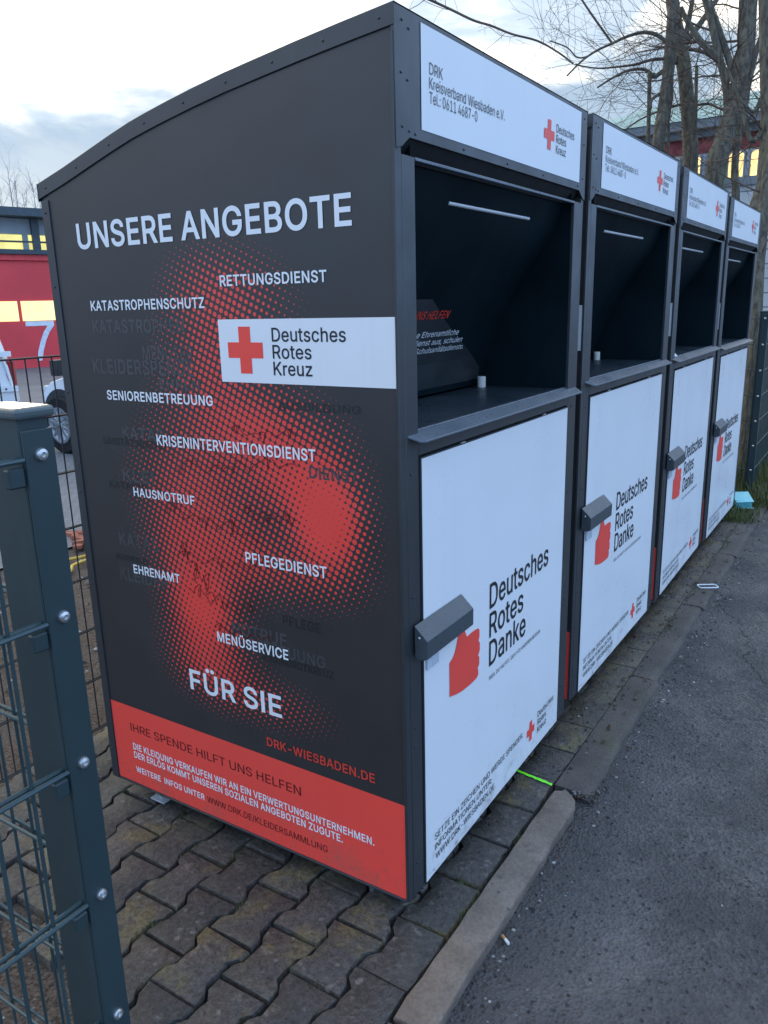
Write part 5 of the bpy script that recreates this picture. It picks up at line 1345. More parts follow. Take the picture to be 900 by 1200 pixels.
for i in range(9000):
    x = 5.0 + 3.5 * rs.random() ** 1.7; y = rs.uniform(-0.66, 1.4)
    k = min(1.25, max(0.3, (x - 4.85) / 0.4))
    hh = rs.uniform(0.06, 0.20) * (0.5 + 0.8 * mnoise.noise(Vector((x * 2, y * 2, 0))) + 0.5) * k
    if y < -0.42:
        hh *= 0.5
    blade(x, y, -0.02, max(0.03, hh), rs.uniform(0.02, 0.10), rs.uniform(0.002, 0.004))
for i in range(1100):
    x = 4.45 + abs(rs.gauss(0, 0.4)); y = rs.gauss(-0.07, 0.07)
    blade(x, y, 0.0, rs.uniform(0.015, 0.06), rs.uniform(0.01, 0.04), rs.uniform(0.0015, 0.003))
for i in range(700):
    x = rs.choice([1.5, 2.3, 2.35, 2.9, 3.4, 3.9, 4.2]) + rs.gauss(0, 0.09); y = -0.115 + rs.gauss(0, 0.015) if rs.random() < 0.6 else -0.222 + rs.gauss(0, 0.012)
    blade(x, y, -0.004 if y > -0.2 else -0.034, rs.uniform(0.004, 0.022), rs.uniform(0.004, 0.015), rs.uniform(0.001, 0.002))
for i in range(420):
    k = rs.choice([(-0.04, 0.58), (0.0, 0.86), (-0.19, 0.43), (0.216, -0.05), (0.43, -0.02), (-0.29, 0.10), (0.62, -0.06), (-0.09, 0.715), (0.03, 1.13), (-0.35, 0.58), (0.13, -0.108), (0.45, -0.109)])
    blade(k[0] + rs.gauss(0, 0.03), k[1] + rs.gauss(0, 0.004), -0.012, rs.uniform(0.008, 0.022), rs.uniform(0.004, 0.012), rs.uniform(0.0008, 0.0016))
tag(b.build('grass'), 'rough grass tuft and moss at the far end of the kerb', kind='stuff')


# ------------------------------------------------------------------ mesh fences
def wire_panel(fn, s0, s1, rows, vbot, vtop, mat, parent, sp=0.05, name='wire_panel', rv=0.0026, rh=0.0032, first=0.0):
    """double-wire mat: upright wires every 50 mm between pairs of level wires every 200 mm; fn(s, off, z)"""
    b = MB()
    n = int((s1 - s0 - first) / sp) + 1
    for i in range(n):
        s_ = s0 + first + i * sp
        b.tube([fn(s_, 0, vbot), fn(s_, 0, vtop)], rv, mat, 8, True)
    for z in rows:
        for o in (-(rv + rh), rv + rh):
            b.tube([fn(s0, o, z), fn(s1, o, z)], rh, mat, 8, True)
    return b.build(name, parent)


def post(parent, x0, x1, y0, y1, ztop, mat):
    b = MB(); b.box(x0, x1, y0, y1, -0.1, ztop, mat)
    o = b.build('post', parent, 0.003, 2)
    b = MB()
    b.box(x0 - 0.006, x1 + 0.006, y0 - 0.008, y1 + 0.006, ztop - 0.004, ztop + 0.010, M['fence_cap'])
    b.build('post_cap', parent, 0.005, 3)
    return o


# near corner: post with clamp bar, one panel towards the left, one running back
nf = empty('mesh_fence', (-0.945, -0.05, 0))
tag(nf, 'dark green mesh fence corner with a bolted post in the left foreground', 'fence')


def child_fix(o, root):
    o.matrix_parent_inverse = Matrix.Translation(-Vector(root.location))


post(nf, -0.964, -0.925, -0.083, -0.008, 1.468, M['fence'])
b = MB(); b.box(-0.9635, -0.9245, -0.0885, -0.0838, 0.0, 1.452, M['fence'])
bar = b.build('clamp_bar', nf, 0.0012, 2)
for k in range(8):
    b = MB()
    z = 1.423 - 0.2 * k
    b.lathe([(0.0078, 0), (0.0078, 0.002), (0.0066, 0.0045), (0.0032, 0.0058), (0.003, 0.0035)], (-0.944, -0.0887, z), (0, -1, 0), M['bolt'], 18)
    b.build('bolt', bar)
for k in range(8):
    b = MB()
    z = 1.423 - 0.2 * k
    b.box(-0.985, -0.9645, -0.086, -0.074, z - 0.035, z - 0.012, M['fence'])
    b.build('wire_clip', nf, 0.002, 1)
rows = [1.423 - 0.2 * k - 0.004 for k in range(8)]
wire_panel(lambda s_, o, z: (-s_, -0.080 + o, z), 0.9645, 2.9, rows, 0.02, 1.445, M['wire'], nf, first=0.047)
wire_panel(lambda s_, o, z: (-0.905 + o, s_, z), -0.03, 1.5, [r - 0.005 for r in rows], 0.02, 1.445, M['wire'], nf, first=0.05)
for ch in list(nf.children):
    child_fix(ch, nf)
# fence along the back
bf = empty('mesh_fence', (0.2, 1.5, 0))
tag(bf, 'thin dark wire mesh fence running behind the containers over bare soil', 'fence')
wire_panel(lambda s_, o, z: (s_, 1.5 + o, z), -0.86, 5.40, [1.436 - 0.2 * k for k in range(8)], 0.03, 1.44, M['fence_brown'], bf, first=0.011)
for x in (1.8, 4.2):
    post(bf, x, x + 0.04, 1.51, 1.57, 1.46, M['fence'])
for ch in list(bf.children):
    child_fix(ch, bf)
# far corner
ff = empty('mesh_fence', (5.44, -0.02, 0))
tag(ff, 'dark mesh fence with bolted corner post beyond the last container on the right', 'fence')
post(ff, 5.42, 5.48, -0.055, 0.005, 1.45, M['fence'])
b = MB(); b.box(5.405, 5.4195, -0.06, -0.012, 0.0, 1.44, M['fence'])
bar = b.build('clamp_bar', ff, 0.0012, 1)
for k in range(8):
    b = MB()
    b.lathe([(0.009, 0), (0.009, 0.003), (0.006, 0.006)], (5.4045, -0.036, 1.40 - 0.2 * k), (-1, 0, 0), M['bolt'], 12)
    b.build('bolt', bar)
wire_panel(lambda s_, o, z: (s_, -0.045 + o, z), 5.482, 9.5, [1.40 - 0.2 * k for k in range(8)], 0.03, 1.43, M['wire'], ff, first=0.03)
wire_panel(lambda s_, o, z: (5.45 + o, s_, z), 0.007, 1.5, [1.40 - 0.2 * k for k in range(8)], 0.03, 1.43, M['wire'], ff, first=0.03)
for ch in list(ff.children):
    child_fix(ch, ff)
bpy.context.view_layer.update()

# hose and brick rubble on the soil
b = MB()
hp = [(1.30, 3.60), (1.50, 3.49), (1.63, 3.44), (1.78, 3.47), (1.95, 3.38), (1.80, 3.33), (1.60, 3.36), (1.46, 3.345), (1.405, 3.29), (1.33, 3.235), (1.20, 3.22), (0.9, 3.30), (0.5, 3.25)]
pts = []
for i in range(len(hp) - 1):
    p0, p1, p2, p3 = [Vector((*hp[max(0, min(len(hp) - 1, i + k))], 0.02)) for k in (-1, 0, 1, 2)]
    for q in range(6):
        t_ = q / 6
        pts.append(0.5 * ((2 * p1) + (p2 - p0) * t_ + (2 * p0 - 5 * p1 + 4 * p2 - p3) * t_ * t_ + (3 * p1 - p0 - 3 * p2 + p3) * t_ ** 3))
b.tube(pts, 0.011, M['hose'], 8)
tag(b.build('garden_hose'), 'yellow hose coiled on the bare soil behind the fence', 'hose')
rs2 = random.Random(2)
b = MB()
for i in range(9):
    p = ground(rs2.uniform(76, 102), rs2.uniform(624, 638))
    u = Vector((rs2.uniform(-1, 1), rs2.uniform(-1, 1), rs2.uniform(-.15, .15))).normalized()
    w = u.cross(Vector((0, 0, 1))).normalized()
    b.obox(p, u * rs2.uniform(.07, .2), w * rs2.uniform(.03, .07), Vector((0, 0, rs2.uniform(.015, .035))), M['brick_bit'])
tag(b.build('brick_rubble'), 'scatter of orange brick splinters at the far edge of the soil', kind='stuff')


# ------------------------------------------------------------------ parked vehicles
def wheel(parent, c, ax, r=0.33, w=0.2):
    ax = Vector(ax).normalized()
    b = MB()
    b.lathe([(r * .62, -w / 2), (r * .93, -w / 2), (r, -w * .36), (r, w * .36), (r * .93, w / 2), (r * .62, w / 2)], c, ax, M['tyre'], 28)
    ty = b.build('wheel', parent)
    b = MB()
    b.lathe([(r * .62, w * .40), (r * .63, w * .54), (r * .54, w * .545), (r * .50, w * .51), (r * .18, w * .515), (r * .14, w * .56), (0.004, w * .56)], c, ax, M['rim'], 28)
    a = ax.orthogonal().normalized(); q = ax.cross(a)
    for k in range(12):
        t_ = k * math.pi / 6
        d = a * math.cos(t_) + q * math.sin(t_); e = a * -math.sin(t_) + q * math.cos(t_)
        b.obox(Vector(c) + d * r * .15 - e * .012 + ax * w * .37, d * r * .38, e * .024, ax * w * .18, M['rim'])
    b.build('rim', ty)
    return ty


def loft(mb, stations, mat_fn):
    """stations: list of (x, [(y, z), ...]) right-to-left cross sections of equal length"""
    n = len(stations[0][1])
    V = [(x, y, z) for x, s_ in stations for y, z in s_]
    for i in range(len(stations) - 1):
        for k in range(n - 1):
            mb.mesh([V[i * n + k], V[i * n + k + 1], V[(i + 1) * n + k + 1], V[(i + 1) * n + k]], [(0, 1, 2, 3)], mat_fn(i, k), True)
    for e in (0, len(stations) - 1):
        mb.mesh(V[e * n:(e + 1) * n], [tuple(range(n))], mat_fn(e, -1), True)


def make_car(name, label, cat, loc, rz, van, steer=0.0):
    """car along local +x (front), z up; van = tall one-box body with rear doors"""
    root = empty(name, loc, rz)
    tag(root, label, cat)
    Wd = 0.86 if not van else 0.90
    b = MB()
    if van:
        prof = [(-2.05, .35), (-2.10, .60), (-2.04, 1.0), (-1.86, 1.80), (-1.70, 1.90), (.75, 1.92), (1.0, 1.84), (1.55, 1.18), (2.05, 1.02), (2.25, .80), (2.28, .45), (2.2, .25), (-1.95, .25)]
    else:
        prof = [(-1.85, .30), (-1.95, .55), (-1.92, .88), (-1.80, 1.02), (-1.55, 1.10), (-0.45, 1.00), (.75, .98), (1.25, .92), (1.72, .80), (1.88, .66), (1.92, .42), (1.84, .22), (-1.75, .22)]
    # body shell: profile loft with rounded flanks
    secs = []
    for y, k in ((-Wd, 0.90), (-Wd + .03, 0.97), (-Wd + .10, 1.0), (Wd - .10, 1.0), (Wd - .03, 0.97), (Wd, 0.90)):
        secs.append([(x * (0.975 + 0.025 * (k - .9) * 10), y * (1 if z < 1.05 else 1 - (z - 1.05) * 0.16), .62 + (z - .62) * (0.93 + 0.07 * (k - .9) * 10)) for x, z in prof])
    n = len(prof)
    V = [p for s_ in secs for p in s_]
    F = [(i * n + k, i * n + (k + 1) % n, (i + 1) * n + (k + 1) % n, (i + 1) * n + k) for i in range(len(secs) - 1) for k in range(n)]
    F += [tuple(range(n)), tuple(range((len(secs) - 1) * n, len(secs) * n))]
    b.mesh(V, F, M['car_white'], True)
    body = b.build('body', root, sharp=40)
    if not van:
        b = MB()
        lo = [(-1.62, 1.05), (-1.25, 1.42), (-0.9, 1.49), (0.0, 1.47), (0.30, 1.36), (0.95, 0.96)]
        for y0_, y1_ in ((-Wd + .05, Wd - .05),):
            V = []
            for y in (y0_, y0_ + .02, y1_ - .02, y1_):
                V += [(x, y * (1 - max(0, z - 1.0) * .42), z) for x, z in lo]
            k = len(lo)
            F = [(i * k + j, i * k + j + 1, (i + 1) * k + j + 1, (i + 1) * k + j) for i in range(3) for j in range(k - 1)] + [tuple(range(k)), tuple(range(3 * k, 4 * k))]
            b.mesh(V, F, M['car_glass'], True)
        b.build('greenhouse', root, sharp=40)
        b = MB()
        b.box(-1.1, 0.02, -.62, .62, 1.478, 1.505, M['car_white'])
        b.build('roof_panel', root, 0.012, 2)
    wy = Wd - .05
    for fx in (-1.25, 1.28 if van else 1.50):
        for sy in (-1, 1):
            ang = steer if fx > 0 else 0
            wheel(root, (fx, sy * wy, .325), (math.sin(ang) * -sy, sy * math.cos(ang), 0))
            b = MB()
            b.lathe([(.365, 0), (.365, .006), (.34, .007)], (fx, sy * (Wd - 0.002), .37), (0, sy, 0), M['black_plastic'], 28)
            b.build('wheel_arch', body)
    hx = 1.86 if not van else 2.2
    for sy in (-1, 1):
        b = MB(); b.box(hx - .18, hx - .0, sy * (Wd - .16) - .14, sy * (Wd - .16) + .14, .62, .76, M['lamp']); b.build('headlight', root, 0.03, 3)
        b = MB(); b.box(-2.09 if van else -1.95, -1.98 if van else -1.86, sy * (Wd - .09) - .07, sy * (Wd - .09) + .07, .75, 1.05, M['tail']); b.build('tail_light', root, 0.02, 2)
        mx = 1.05 if van else 1.30
        b = MB()
        b.box(mx - .07, mx + .06, sy * (Wd + .10) - .075, sy * (Wd + .10) + .075, .90, 1.07, M['black_plastic'])
        b.tube([(mx, sy * (Wd - .06), .97), (mx, sy * (Wd + .08), .98)], .025, M['black_plastic'], 8)
        b.build('wing_mirror', root, 0.02, 3)
    if van:
        for sy in (-1, 1):
            b = MB()
            for xa, xb in ((-1.72, -0.42), (-0.34, 0.72)):
                b.mesh([(xa - .12, sy * (Wd + .004), .78), (xb, sy * (Wd + .004), .78), (xb - .05, sy * (Wd - .085), 1.66), (xa + .12, sy * (Wd - .085), 1.66)], [(0, 1, 2, 3)], M['car_glass'])
            b.build('side_window', root)
            for z in (.72, 1.12, 1.55):
                b = MB()
                xx = -2.06 + max(0, z - 1.0) * .22
                b.box(xx - .03, xx + .16, sy * (Wd + .002) - .012, sy * (Wd + .002) + .012, z - .03, z + .03, M['car_white'])
                b.dome((xx + .10, sy * (Wd + .014), z), (0, sy, 0), .012, M['black_plastic'], 8)
                b.build('door_hinge', root)
        b = MB(); b.mesh([(1.03, -.72, 1.80), (1.03, .72, 1.80), (1.53, .78, 1.21), (1.53, -.78, 1.21)], [(0, 1, 2, 3)], M['car_glass']); b.build('windscreen', root)
    else:
        b = MB(); b.box(1.9, 1.985, -.5, .5, .36, .52, M['black_plastic']); b.build('grille', root, .01, 2)
    return root


# white car facing the fence, its flank at the left edge of the container
hd = R(87.7)
hub = ground(82, 531)
fx = Vector((math.cos(hd), math.sin(hd), 0)); lf = Vector((-math.sin(hd), math.cos(hd), 0))
o_ = hub - fx * 1.50 - lf * 0.83
make_car('parked_car', 'white car in the yard, its front wheel and wing mirror showing beside the nearest container', 'car', (o_.x, o_.y, 0.006), hd, False)
# white van farther left, rear end towards the container
rp = at(11, 452, 9.2)
hd = R(150)
fx = Vector((math.cos(hd), math.sin(hd), 0)); lf = Vector((-math.sin(hd), math.cos(hd), 0))
o_ = rp + fx * 2.0 - lf * 0.9
make_car('parked_van', 'white van with hinged rear door at the far left before the red gates', 'van', (o_.x, o_.y, 0.006), hd, True)

# ------------------------------------------------------------------ fire station beyond the yard
SA = R(-15)
SU = Vector((math.cos(SA), math.sin(SA), 0)); SN = Vector((SU.y, -SU.x, 0))
SN = SN if SN.dot(CAM - Vector((13, 19.8, 0))) > 0 else -SN
SO = ground(60, 430)
st = empty('fire_station', SO)
tag(st, 'low fire station with red gates and yellow lit windows across the yard', 'building')


def sz(px, py):
    p = on(px, py, SO, SN) - SO
    return p.dot(SU), p.z


def sp3(s_, z, o=0.0):
    p = SU * s_ + SN * o
    return (p.x, p.y, z)


def sbox(mb, s0, s1, z0, z1, o0, o1, m):
    mb.obox(sp3(s0, z0, o0), SU * (s1 - s0), SN * (o1 - o0), Vector((0, 0, z1 - z0)), m)


zt = lambda py: sz(30, py)[1]
S0, S1 = -10.0, 9.0
b = MB(); sbox(b, S0, S1, -0.1, zt(247), -8.0, -0.30, M['station_wall']); b.build('wall', st)
b = MB(); sbox(b, S0 - .3, S1 + .3, zt(255.5), zt(246), -8.5, 0.55, M['station_dark']); b.build('roof', st)
b = MB(); sbox(b, S0, S1, zt(274.5), zt(256), -0.29, -0.05, M['station_wall']); b.build('blind_band', st)
b = MB(); sbox(b, S0, S1, zt(292.5), zt(275), -0.29, -0.12, M['lit_dim']); b.build('clerestory', st)
b = MB(); sbox(b, S0, S1, zt(284.2), zt(282.2), -0.10, -0.02, M['station_dark']); b.build('curtain_rail', st)
b = MB(); sbox(b, S0, S1, zt(298), zt(292.6), -0.29, 0.10, M['station_dark']); b.build('beam', st)
gw = sz(68, 330)[0] - sz(-34, 330)[0]
g0 = sz(-34, 330)[0]
for k in range(-2, 4):
    s0 = g0 + k * gw; s1 = s0 + gw
    b = MB(); sbox(b, s0 + .05, s1 - .05, 0.0, zt(305.5), -0.29, -0.12, M['gate_red'])
    gt = b.build('gate', st)
    tag(gt, 'wide red roller gate with yellow window strip')
    b = MB(); sbox(b, s0, s1, zt(305), zt(298.4), -0.29, -0.02, M['gate_frame_red']); b.build('gate_head', gt)
    w1 = (s1 - s0)
    seam_s = sz(25, 365)[0]
    cuts = [s0 + .12, s0 + w1 * .565, s1 - .02]
    b = MB(); sbox(b, s0 + .08, s0 + (seam_s - g0) - .05, zt(376.2), zt(352.8), -0.115, -0.10, M['lit_pale']); b.build('pane', gt)
    b = MB(); sbox(b, s0 + (seam_s - g0) + .05, s1 - .08, zt(376.2), zt(352.8), -0.115, -0.10, M['lit_pale']); b.build('pane', gt)
    # mullion posts of the clerestory
for pxm in (-60, -12, 42, 96, 150):
    s_ = sz(pxm, 280)[0]
    b = MB(); sbox(b, s_ - .10, s_ + .10, zt(292.6), zt(256), -0.05, 0.06, M['station_dark']); b.build('mullion', st)
for pxm in (31, -24, 86):
    s_ = sz(pxm, 284)[0]
    b = MB(); sbox(b, s_ - .07, s_ + .07, zt(292.6), zt(274), -0.11, -0.03, M['station_wall']); b.build('pillar', st)
# painted number on the middle gate
b = MB()
zA, zB, zC = zt(376.8), zt(382.5), zt(424)
sa, sb_ = sz(31.5, 380)[0], sz(65, 380)[0]
q = lambda s_, z: sp3(s_, z, -0.108)
b.poly([q(sa, zA), q(sb_, zA), q(sb_, zB), q(sa, zB)], M['number_white'])
outer = [(sb_, zB + .0), (sz(60, 390)[0], zt(390)), (sz(56, 400)[0], zt(400)), (sz(53, 412)[0], zt(412)), (sz(51.5, 424)[0], zC)]
inner = [(sz(57.5, 382.5)[0], zB), (sz(53, 390)[0], zt(390)), (sz(49.5, 400)[0], zt(400)), (sz(46.8, 412)[0], zt(412)), (sz(45.8, 424)[0], zC)]
for i in range(4):
    b.poly([q(*outer[i]), q(*outer[i + 1]), q(*inner[i + 1]), q(*inner[i])], M['number_white'])
b.build('gate_number', st)

# ------------------------------------------------------------------ stone building behind the trees
BX = 34.0
sb = empty('stone_building', (BX, 0, 0))
tag(sb, 'pale stone building with green copper roof and yellow lit windows behind the bare trees', 'building')
by = lambda px, py: on(px, py, (BX, 0, 0), (1, 0, 0))
ze = by(800, 157).z                       # eaves
zf1, zf0 = by(848, 166).z, by(848, 177).z
yl, yr = 12.0, -9.0
b = MB(); b.box(0, 9, yr, yl, -0.1, ze, M['stone']); b.build('wall', sb)
b = MB()
zr = by(848, 138).z + 0.9
P = [(-.7, yr - .6, ze + .35), (-.7, yl + .6, ze + .35), (9.7, yl + .6, ze + .35), (9.7, yr - .6, ze + .35)]
Q = [(3.0, yr + 3, ze + 1.8), (3.0, yl - 3, ze + 1.8), (6.0, yl - 3, ze + 1.8), (6.0, yr + 3, ze + 1.8)]
b.mesh(P + Q, [(0, 1, 5, 4), (1, 2, 6, 5), (2, 3, 7, 6), (3, 0, 4, 7), (4, 5, 6, 7), (3, 2, 1, 0)], M['copper'])
b.build('roof', sb)
b = MB(); b.box(-.65, 9.6, yr - .55, yl + .55, ze + .02, ze + .34, M['cornice']); b.box(-.3, 9.3, yr - .25, yl + .25, ze - .25, ze + .018, M['cornice']); b.build('cornice', sb)
b = MB(); b.box(-.05, -.002, yr, yl, zf0, ze - .252, M['frieze']); b.build('frieze', sb)
wz1, wz0 = by(882, 176).z, by(882, 206).z
b = MB(); b.box(-.14, -.003, yr, yl, wz0 - .32, wz0 - .06, M['cornice']); b.build('string_course', sb)
ww = abs(by(854.5, 190).y - by(872, 190).y)
pitch = by(863, 190).y - by(889, 190).y
yc = by(889, 190).y
for k in range(-6, 8):
    y = yc + k * pitch
    if abs(y) > 11.3 or y < yr + 1:
        continue
    b = MB()
    b.box(-.07, -.004, y - ww * .62, y - ww * .5, wz0, wz1, M['cornice']); b.box(-.07, -.004, y + ww * .5, y + ww * .62, wz0, wz1, M['cornice'])
    b.box(-.09, -.004, y - ww * .66, y + ww * .66, wz0 - .055, wz0 - .002, M['cornice'])
    wf = b.build('window', sb)
    b = MB(); arc = [(y + ww * .497 * math.cos(R(a)), wz1 - ww * .28 + ww * .28 * math.sin(R(a))) for a in range(0, 181, 20)]
    poly = [(y - ww * .497, wz0), (y + ww * .497, wz0)] + arc
    b.prism(poly, lambda u, w, t_: (t_, u, w), -.034, -.006, M['lit_warm'])
    b.box(-.045, -.035, y - .025, y + .025, wz0, wz1, M['cornice'])
    b.box(-.045, -.035, y - ww * .49, y + ww * .49, wz0 + (wz1 - wz0) * .62, wz0 + (wz1 - wz0) * .65, M['cornice'])
    b.build('pane', wf)

# ------------------------------------------------------------------ bare trees
tr = random.Random(12)


def spline(pts, k=5):
    out = []
    for i in range(len(pts) - 1):
        p0, p1, p2, p3 = [pts[max(0, min(len(pts) - 1, i + q))] for q in (-1, 0, 1, 2)]
        for q in range(k):
            t_ = q / k
            out.append(0.5 * ((2 * p1) + (p2 - p0) * t_ + (2 * p0 - 5 * p1 + 4 * p2 - p3) * t_ * t_ + (3 * p1 - p0 - 3 * p2 + p3) * t_ ** 3))
    out.append(pts[-1])
    return out


def twigs(mb, p, d, length, r, level, m):
    """wandering branch with side shoots"""
    n = max(4, int(length / 0.12))
    pts = [p]
    dirv = d.normalized()
    for i in range(n):
        dirv = (dirv + Vector((tr.gauss(0, .13), tr.gauss(0, .13), tr.gauss(0.015, .13)))).normalized()
        pts.append(pts[-1] + dirv * (length / n))
    mb.tube(pts, [max(0.0017, r * (1 - 0.8 * i / n)) for i in range(n + 1)], m, 5 if r > .008 else 3, False)
    if level > 0:
        for i in range(1, n):
            if tr.random() < 0.5:
                side = dirv.cross(Vector((tr.gauss(0, 1), tr.gauss(0, 1), tr.gauss(0, 1)))).normalized()
                dd_ = ((pts[i + 1] - pts[i]).normalized() * 0.75 + side * tr.uniform(.5, 1.0)).normalized()
                twigs(mb, pts[i], dd_, length * tr.uniform(.28, .6), r * (1 - .6 * i / n) * .5, level - 1, m)


def pix_line(pts, depth):
    """photo-measured limb: (px, py[, extra depth])"""
    return [at(q[0], q[1], depth + (q[2] if len(q) > 2 else 0)) for q in pts]


def tree(label, depth, trunk, tr_r, limbs, nt, tw_len=(0.7, 1.7), group='bare trees beyond the containers', level=2):
    base = trunk[0]
    line = pix_line(trunk, depth)
    foot = line[0].copy()
    # carry the trunk down to the ground in the direction it leans
    dirv = (line[0] - line[1]).normalized()
    dirv = Vector((dirv.x * .35, dirv.y * .35, -1)).normalized()
    foot = line[0] + dirv * ((line[0].z + 0.05) / -dirv.z)
    sc_ = depth / FOC
    root = empty('bare_tree', (foot.x, foot.y, -0.05))
    tag(root, label, 'tree', group)
    pts = [foot, foot.lerp(line[0], .5)] + line
    rad = [tr_r[0] * 1.35 * sc_, tr_r[0] * 1.1 * sc_] + [(tr_r[0] + (tr_r[1] - tr_r[0]) * i / max(1, len(line) - 1)) * sc_ for i in range(len(line))]
    # go on growing above the frame
    up_ = (line[-1] - line[-2]).normalized()
    q = line[-1]
    for i in range(4):
        up_ = (up_ + Vector((tr.gauss(0, .06), tr.gauss(0, .06), .05))).normalized()
        q = q + up_ * 0.8
        pts.append(q); rad.append(tr_r[1] * sc_ * (.8 - .18 * i))
    sp_pts = spline(pts, 4)
    rr_ = []
    for i in range(len(pts) - 1):
        rr_ += [rad[i] + (rad[i + 1] - rad[i]) * k / 4 for k in range(4)]
    rr_.append(rad[-1])
    off = Vector(root.location)
    b = MB()
    rr_ = [r * (1 + .07 * mnoise.noise(Vector((i * .7, depth, 0)))) for i, r in enumerate(rr_)]
    b.tube([p - off for p in sp_pts], rr_, M['bark'], 12)
    b.build('trunk', root)
    b = MB(); c = MB()
    sources = []
    for lp, r0, r1 in limbs:
        L = spline(pix_line(lp, depth), 4)
        n = len(L)
        b.tube([p - off for p in L], [(r0 + (r1 - r0) * i / (n - 1)) * sc_ for i in range(n)], M['bark'] if r0 > 2 else M['twig'], 7)
        sources += [(L[i], (L[min(i + 1, n - 1)] - L[max(i - 1, 0)]).normalized(), max(.004, (r0 + (r1 - r0) * i / (n - 1)) * sc_ * .45)) for i in range(1, n)]
    vis = [(p, (sp_pts[min(i + 1, len(sp_pts) - 1)] - sp_pts[max(i - 1, 0)]).normalized(), .012) for i, p in enumerate(sp_pts) if p.z > line[0].z + .3 and i % 2 == 0]
    sources += vis
    if limbs:
        b.build('limb', root)
    for i in range(nt):
        p, d, r = tr.choice(sources)
        side = d.cross(Vector((tr.gauss(0, 1), tr.gauss(0, 1), tr.gauss(0, 1)))).normalized()
        dd_ = (d * tr.uniform(.1, .8) + side + Vector((0, 0, tr.uniform(-.35, .35)))).normalized()
        twigs(c, p - off, dd_, tr.uniform(*tw_len), min(r * .7, .014) * tr.uniform(.6, 1.1), level, M['twig'])
    if nt:
        c.build('crown', root)
    return root


Z = lambda *a: [(700 + x / 4.5, y / 4.5) for x, y in a]
tree('slender bare tree leaning right, first trunk over the second container, mossy green bark', 9.0, Z((318, 800), (345, 600), (370, 420), (384, 260), (395, 100), (400, -30)), (7.2, 6.0),
     [(Z((375, 240), (350, 210), (300, 178), (230, 172), (150, 195), (80, 228), (0, 265), (-80, 320), (-160, 400)), 2.6, 0.9),
      (Z((372, 310), (290, 315), (200, 340), (110, 352), (0, 360), (-120, 340)), 2.0, 0.6),
      ([(672, 75), (655, 62), (630, 48), (600, 40), (575, 30), (555, 24), (530, 12), (500, -2)], 1.0, 1.5),
      ([(717, 50), (704, 32), (690, 12), (678, -6), (660, -30)], 1.4, 1.0),
      (Z((0, 265), (-60, 300), (-110, 300), (-160, 250), (-250, 215)), 1.1, .7),
      (Z((372, 470), (320, 500), (285, 530), (282, 570)), 2.2, 1.6)], 34)
tree('bare tree with mossy trunk crossing behind the slender leaning one', 9.6, Z((490, 860), (486, 700), (475, 540), (455, 340), (440, 260), (415, 130), (392, -30)), (8.6, 7.4),
     [(Z((400, 330), (440, 280), (480, 210), (530, 140), (580, 70), (640, -20)), 4.2, 3.0),
      (Z((400, 335), (340, 380), (300, 405), (278, 385), (240, 365), (170, 370), (90, 405), (0, 462)), 3.0, 1.0),
      (Z((480, 260), (530, 265), (580, 285), (640, 330)), 2.2, 2.0),
      (Z((455, 250), (475, 150), (490, 70), (505, -20)), 3.4, 2.6),
      (Z((500, 560), (580, 548), (640, 570), (680, 590)), 1.6, 1.1),
      (Z((450, 550), (370, 570), (280, 605), (210, 640), (140, 690)), 1.5, .7)], 32)
tree('thick bare tree with forked trunk in front of the lit windows', 8.4, Z((625, 900), (655, 780), (700, 640), (740, 470), (770, 300), (790, 130), (815, -30)), (11.5, 7.5),
     [(Z((690, 600), (688, 520), (670, 400), (640, 310), (590, 265), (545, 215), (480, 120), (440, 40)), 5.4, 2.6),
      (Z((650, 330), (625, 220), (600, 110), (570, 0), (555, -40)), 4.6, 3.4),
      (Z((725, 400), (700, 330), (660, 210), (620, 90), (585, 10)), 4.6, 3.0),
      (Z((770, 300), (768, 180), (765, 80), (770, -30)), 5.0, 4.4),
      (Z((690, 720), (740, 620), (790, 470), (830, 300), (870, 180), (900, 100)), 4.6, 2.6)], 26)
tree('bare tree at the right picture edge, knobbly trunk behind the last container', 7.4, [(884, 262), (887, 240), (896, 208), (899, 150), (898, 80), (896, -10)], (8.0, 7.0),
     [([(897, 110), (885, 130), (872, 122), (858, 98)], 2.4, 1.0), ([(896, 150), (880, 165), (868, 120), (852, 80)], 3.6, 1.4), ([(896, 208), (905, 180), (915, 140), (930, 100)], 3, 2)], 30)
tree('thin orange-lit bare trunk between the two lit windows', 9.0, [(862, 236), (861, 205), (863, 175), (872, 130), (880, 70), (884, -10)], (4.6, 3.0),
     [([(838, 212), (850, 186), (872, 150), (889, 120), (896, 100)], 1.8, 1.2)], 18)
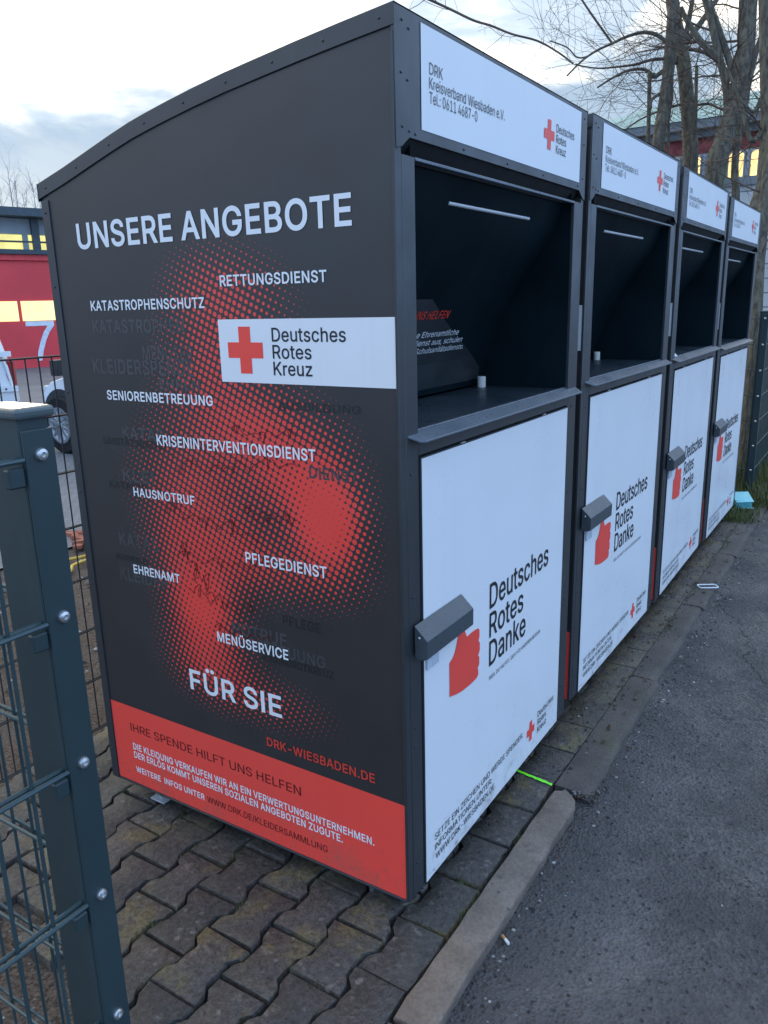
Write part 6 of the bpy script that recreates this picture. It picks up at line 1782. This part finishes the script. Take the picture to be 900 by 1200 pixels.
tree('bare tree with pale lichened trunk low behind the far fence post', 6.9, [(884, 420), (886, 380), (888, 330), (893, 270), (902, 180), (915, 90)], (7.5, 5.5), [], 10, group='bare trees beyond the containers')
# cut poles standing among the trees
for lab, poly, r in (('short cut-off thin trunk left of the slender leaning tree', Z((266, 780), (272, 600), (276, 380)), 2.4), ('short cut-off stub trunk right of the crossing trunks', Z((519, 620), (521, 480), (524, 352)), 2.0),
                     ('dark thin sapling stem close behind the second fascia', Z((368, 820), (376, 740), (374, 640), (392, 520), (395, 400)), 1.7)):
    L = pix_line(poly, 9.3)
    ft = Vector((L[0].x, L[0].y, -0.05))
    o_ = empty('sapling', ft); tag(o_, lab, 'tree', 'thin stems among the bare trees')
    b = MB(); b.tube([Vector((0, 0, 0))] + [p - ft for p in L], [r * 1.2 * 9.3 / FOC] + [r * 9.3 / FOC] * len(L), M['bark'], 8); b.build('trunk', o_)
    b = MB()
    for i in range(6):
        twigs(b, L[-1] - ft - Vector((0, 0, tr.uniform(0, .5))), Vector((tr.gauss(0, 1), tr.gauss(0, 1), .6)), tr.uniform(.3, .8), .006, 1, M['twig'])
    b.build('crown', o_)
# thin trees far behind the station roof, haze painted into their colour
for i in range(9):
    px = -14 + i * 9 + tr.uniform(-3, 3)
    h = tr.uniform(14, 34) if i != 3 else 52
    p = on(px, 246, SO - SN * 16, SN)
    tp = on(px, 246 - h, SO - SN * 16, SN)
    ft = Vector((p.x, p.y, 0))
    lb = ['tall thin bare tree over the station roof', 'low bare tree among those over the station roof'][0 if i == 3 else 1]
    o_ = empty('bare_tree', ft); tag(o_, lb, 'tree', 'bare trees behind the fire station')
    b = MB(); b.tube([(0, 0, 0), (0.05, 0, p.z * .8), (tr.uniform(-.1, .1), 0, tp.z)], [.07, .035, .008], M['hazy_twig'], 6); b.build('trunk', o_)
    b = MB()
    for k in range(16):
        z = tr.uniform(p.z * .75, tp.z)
        twigs(b, Vector((0.02, 0, z)), Vector((tr.gauss(0, .5), tr.gauss(0, .5), 1)), tr.uniform(.5, 1.3), .011, 1, M['hazy_twig'])
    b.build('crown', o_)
bpy.context.view_layer.update()
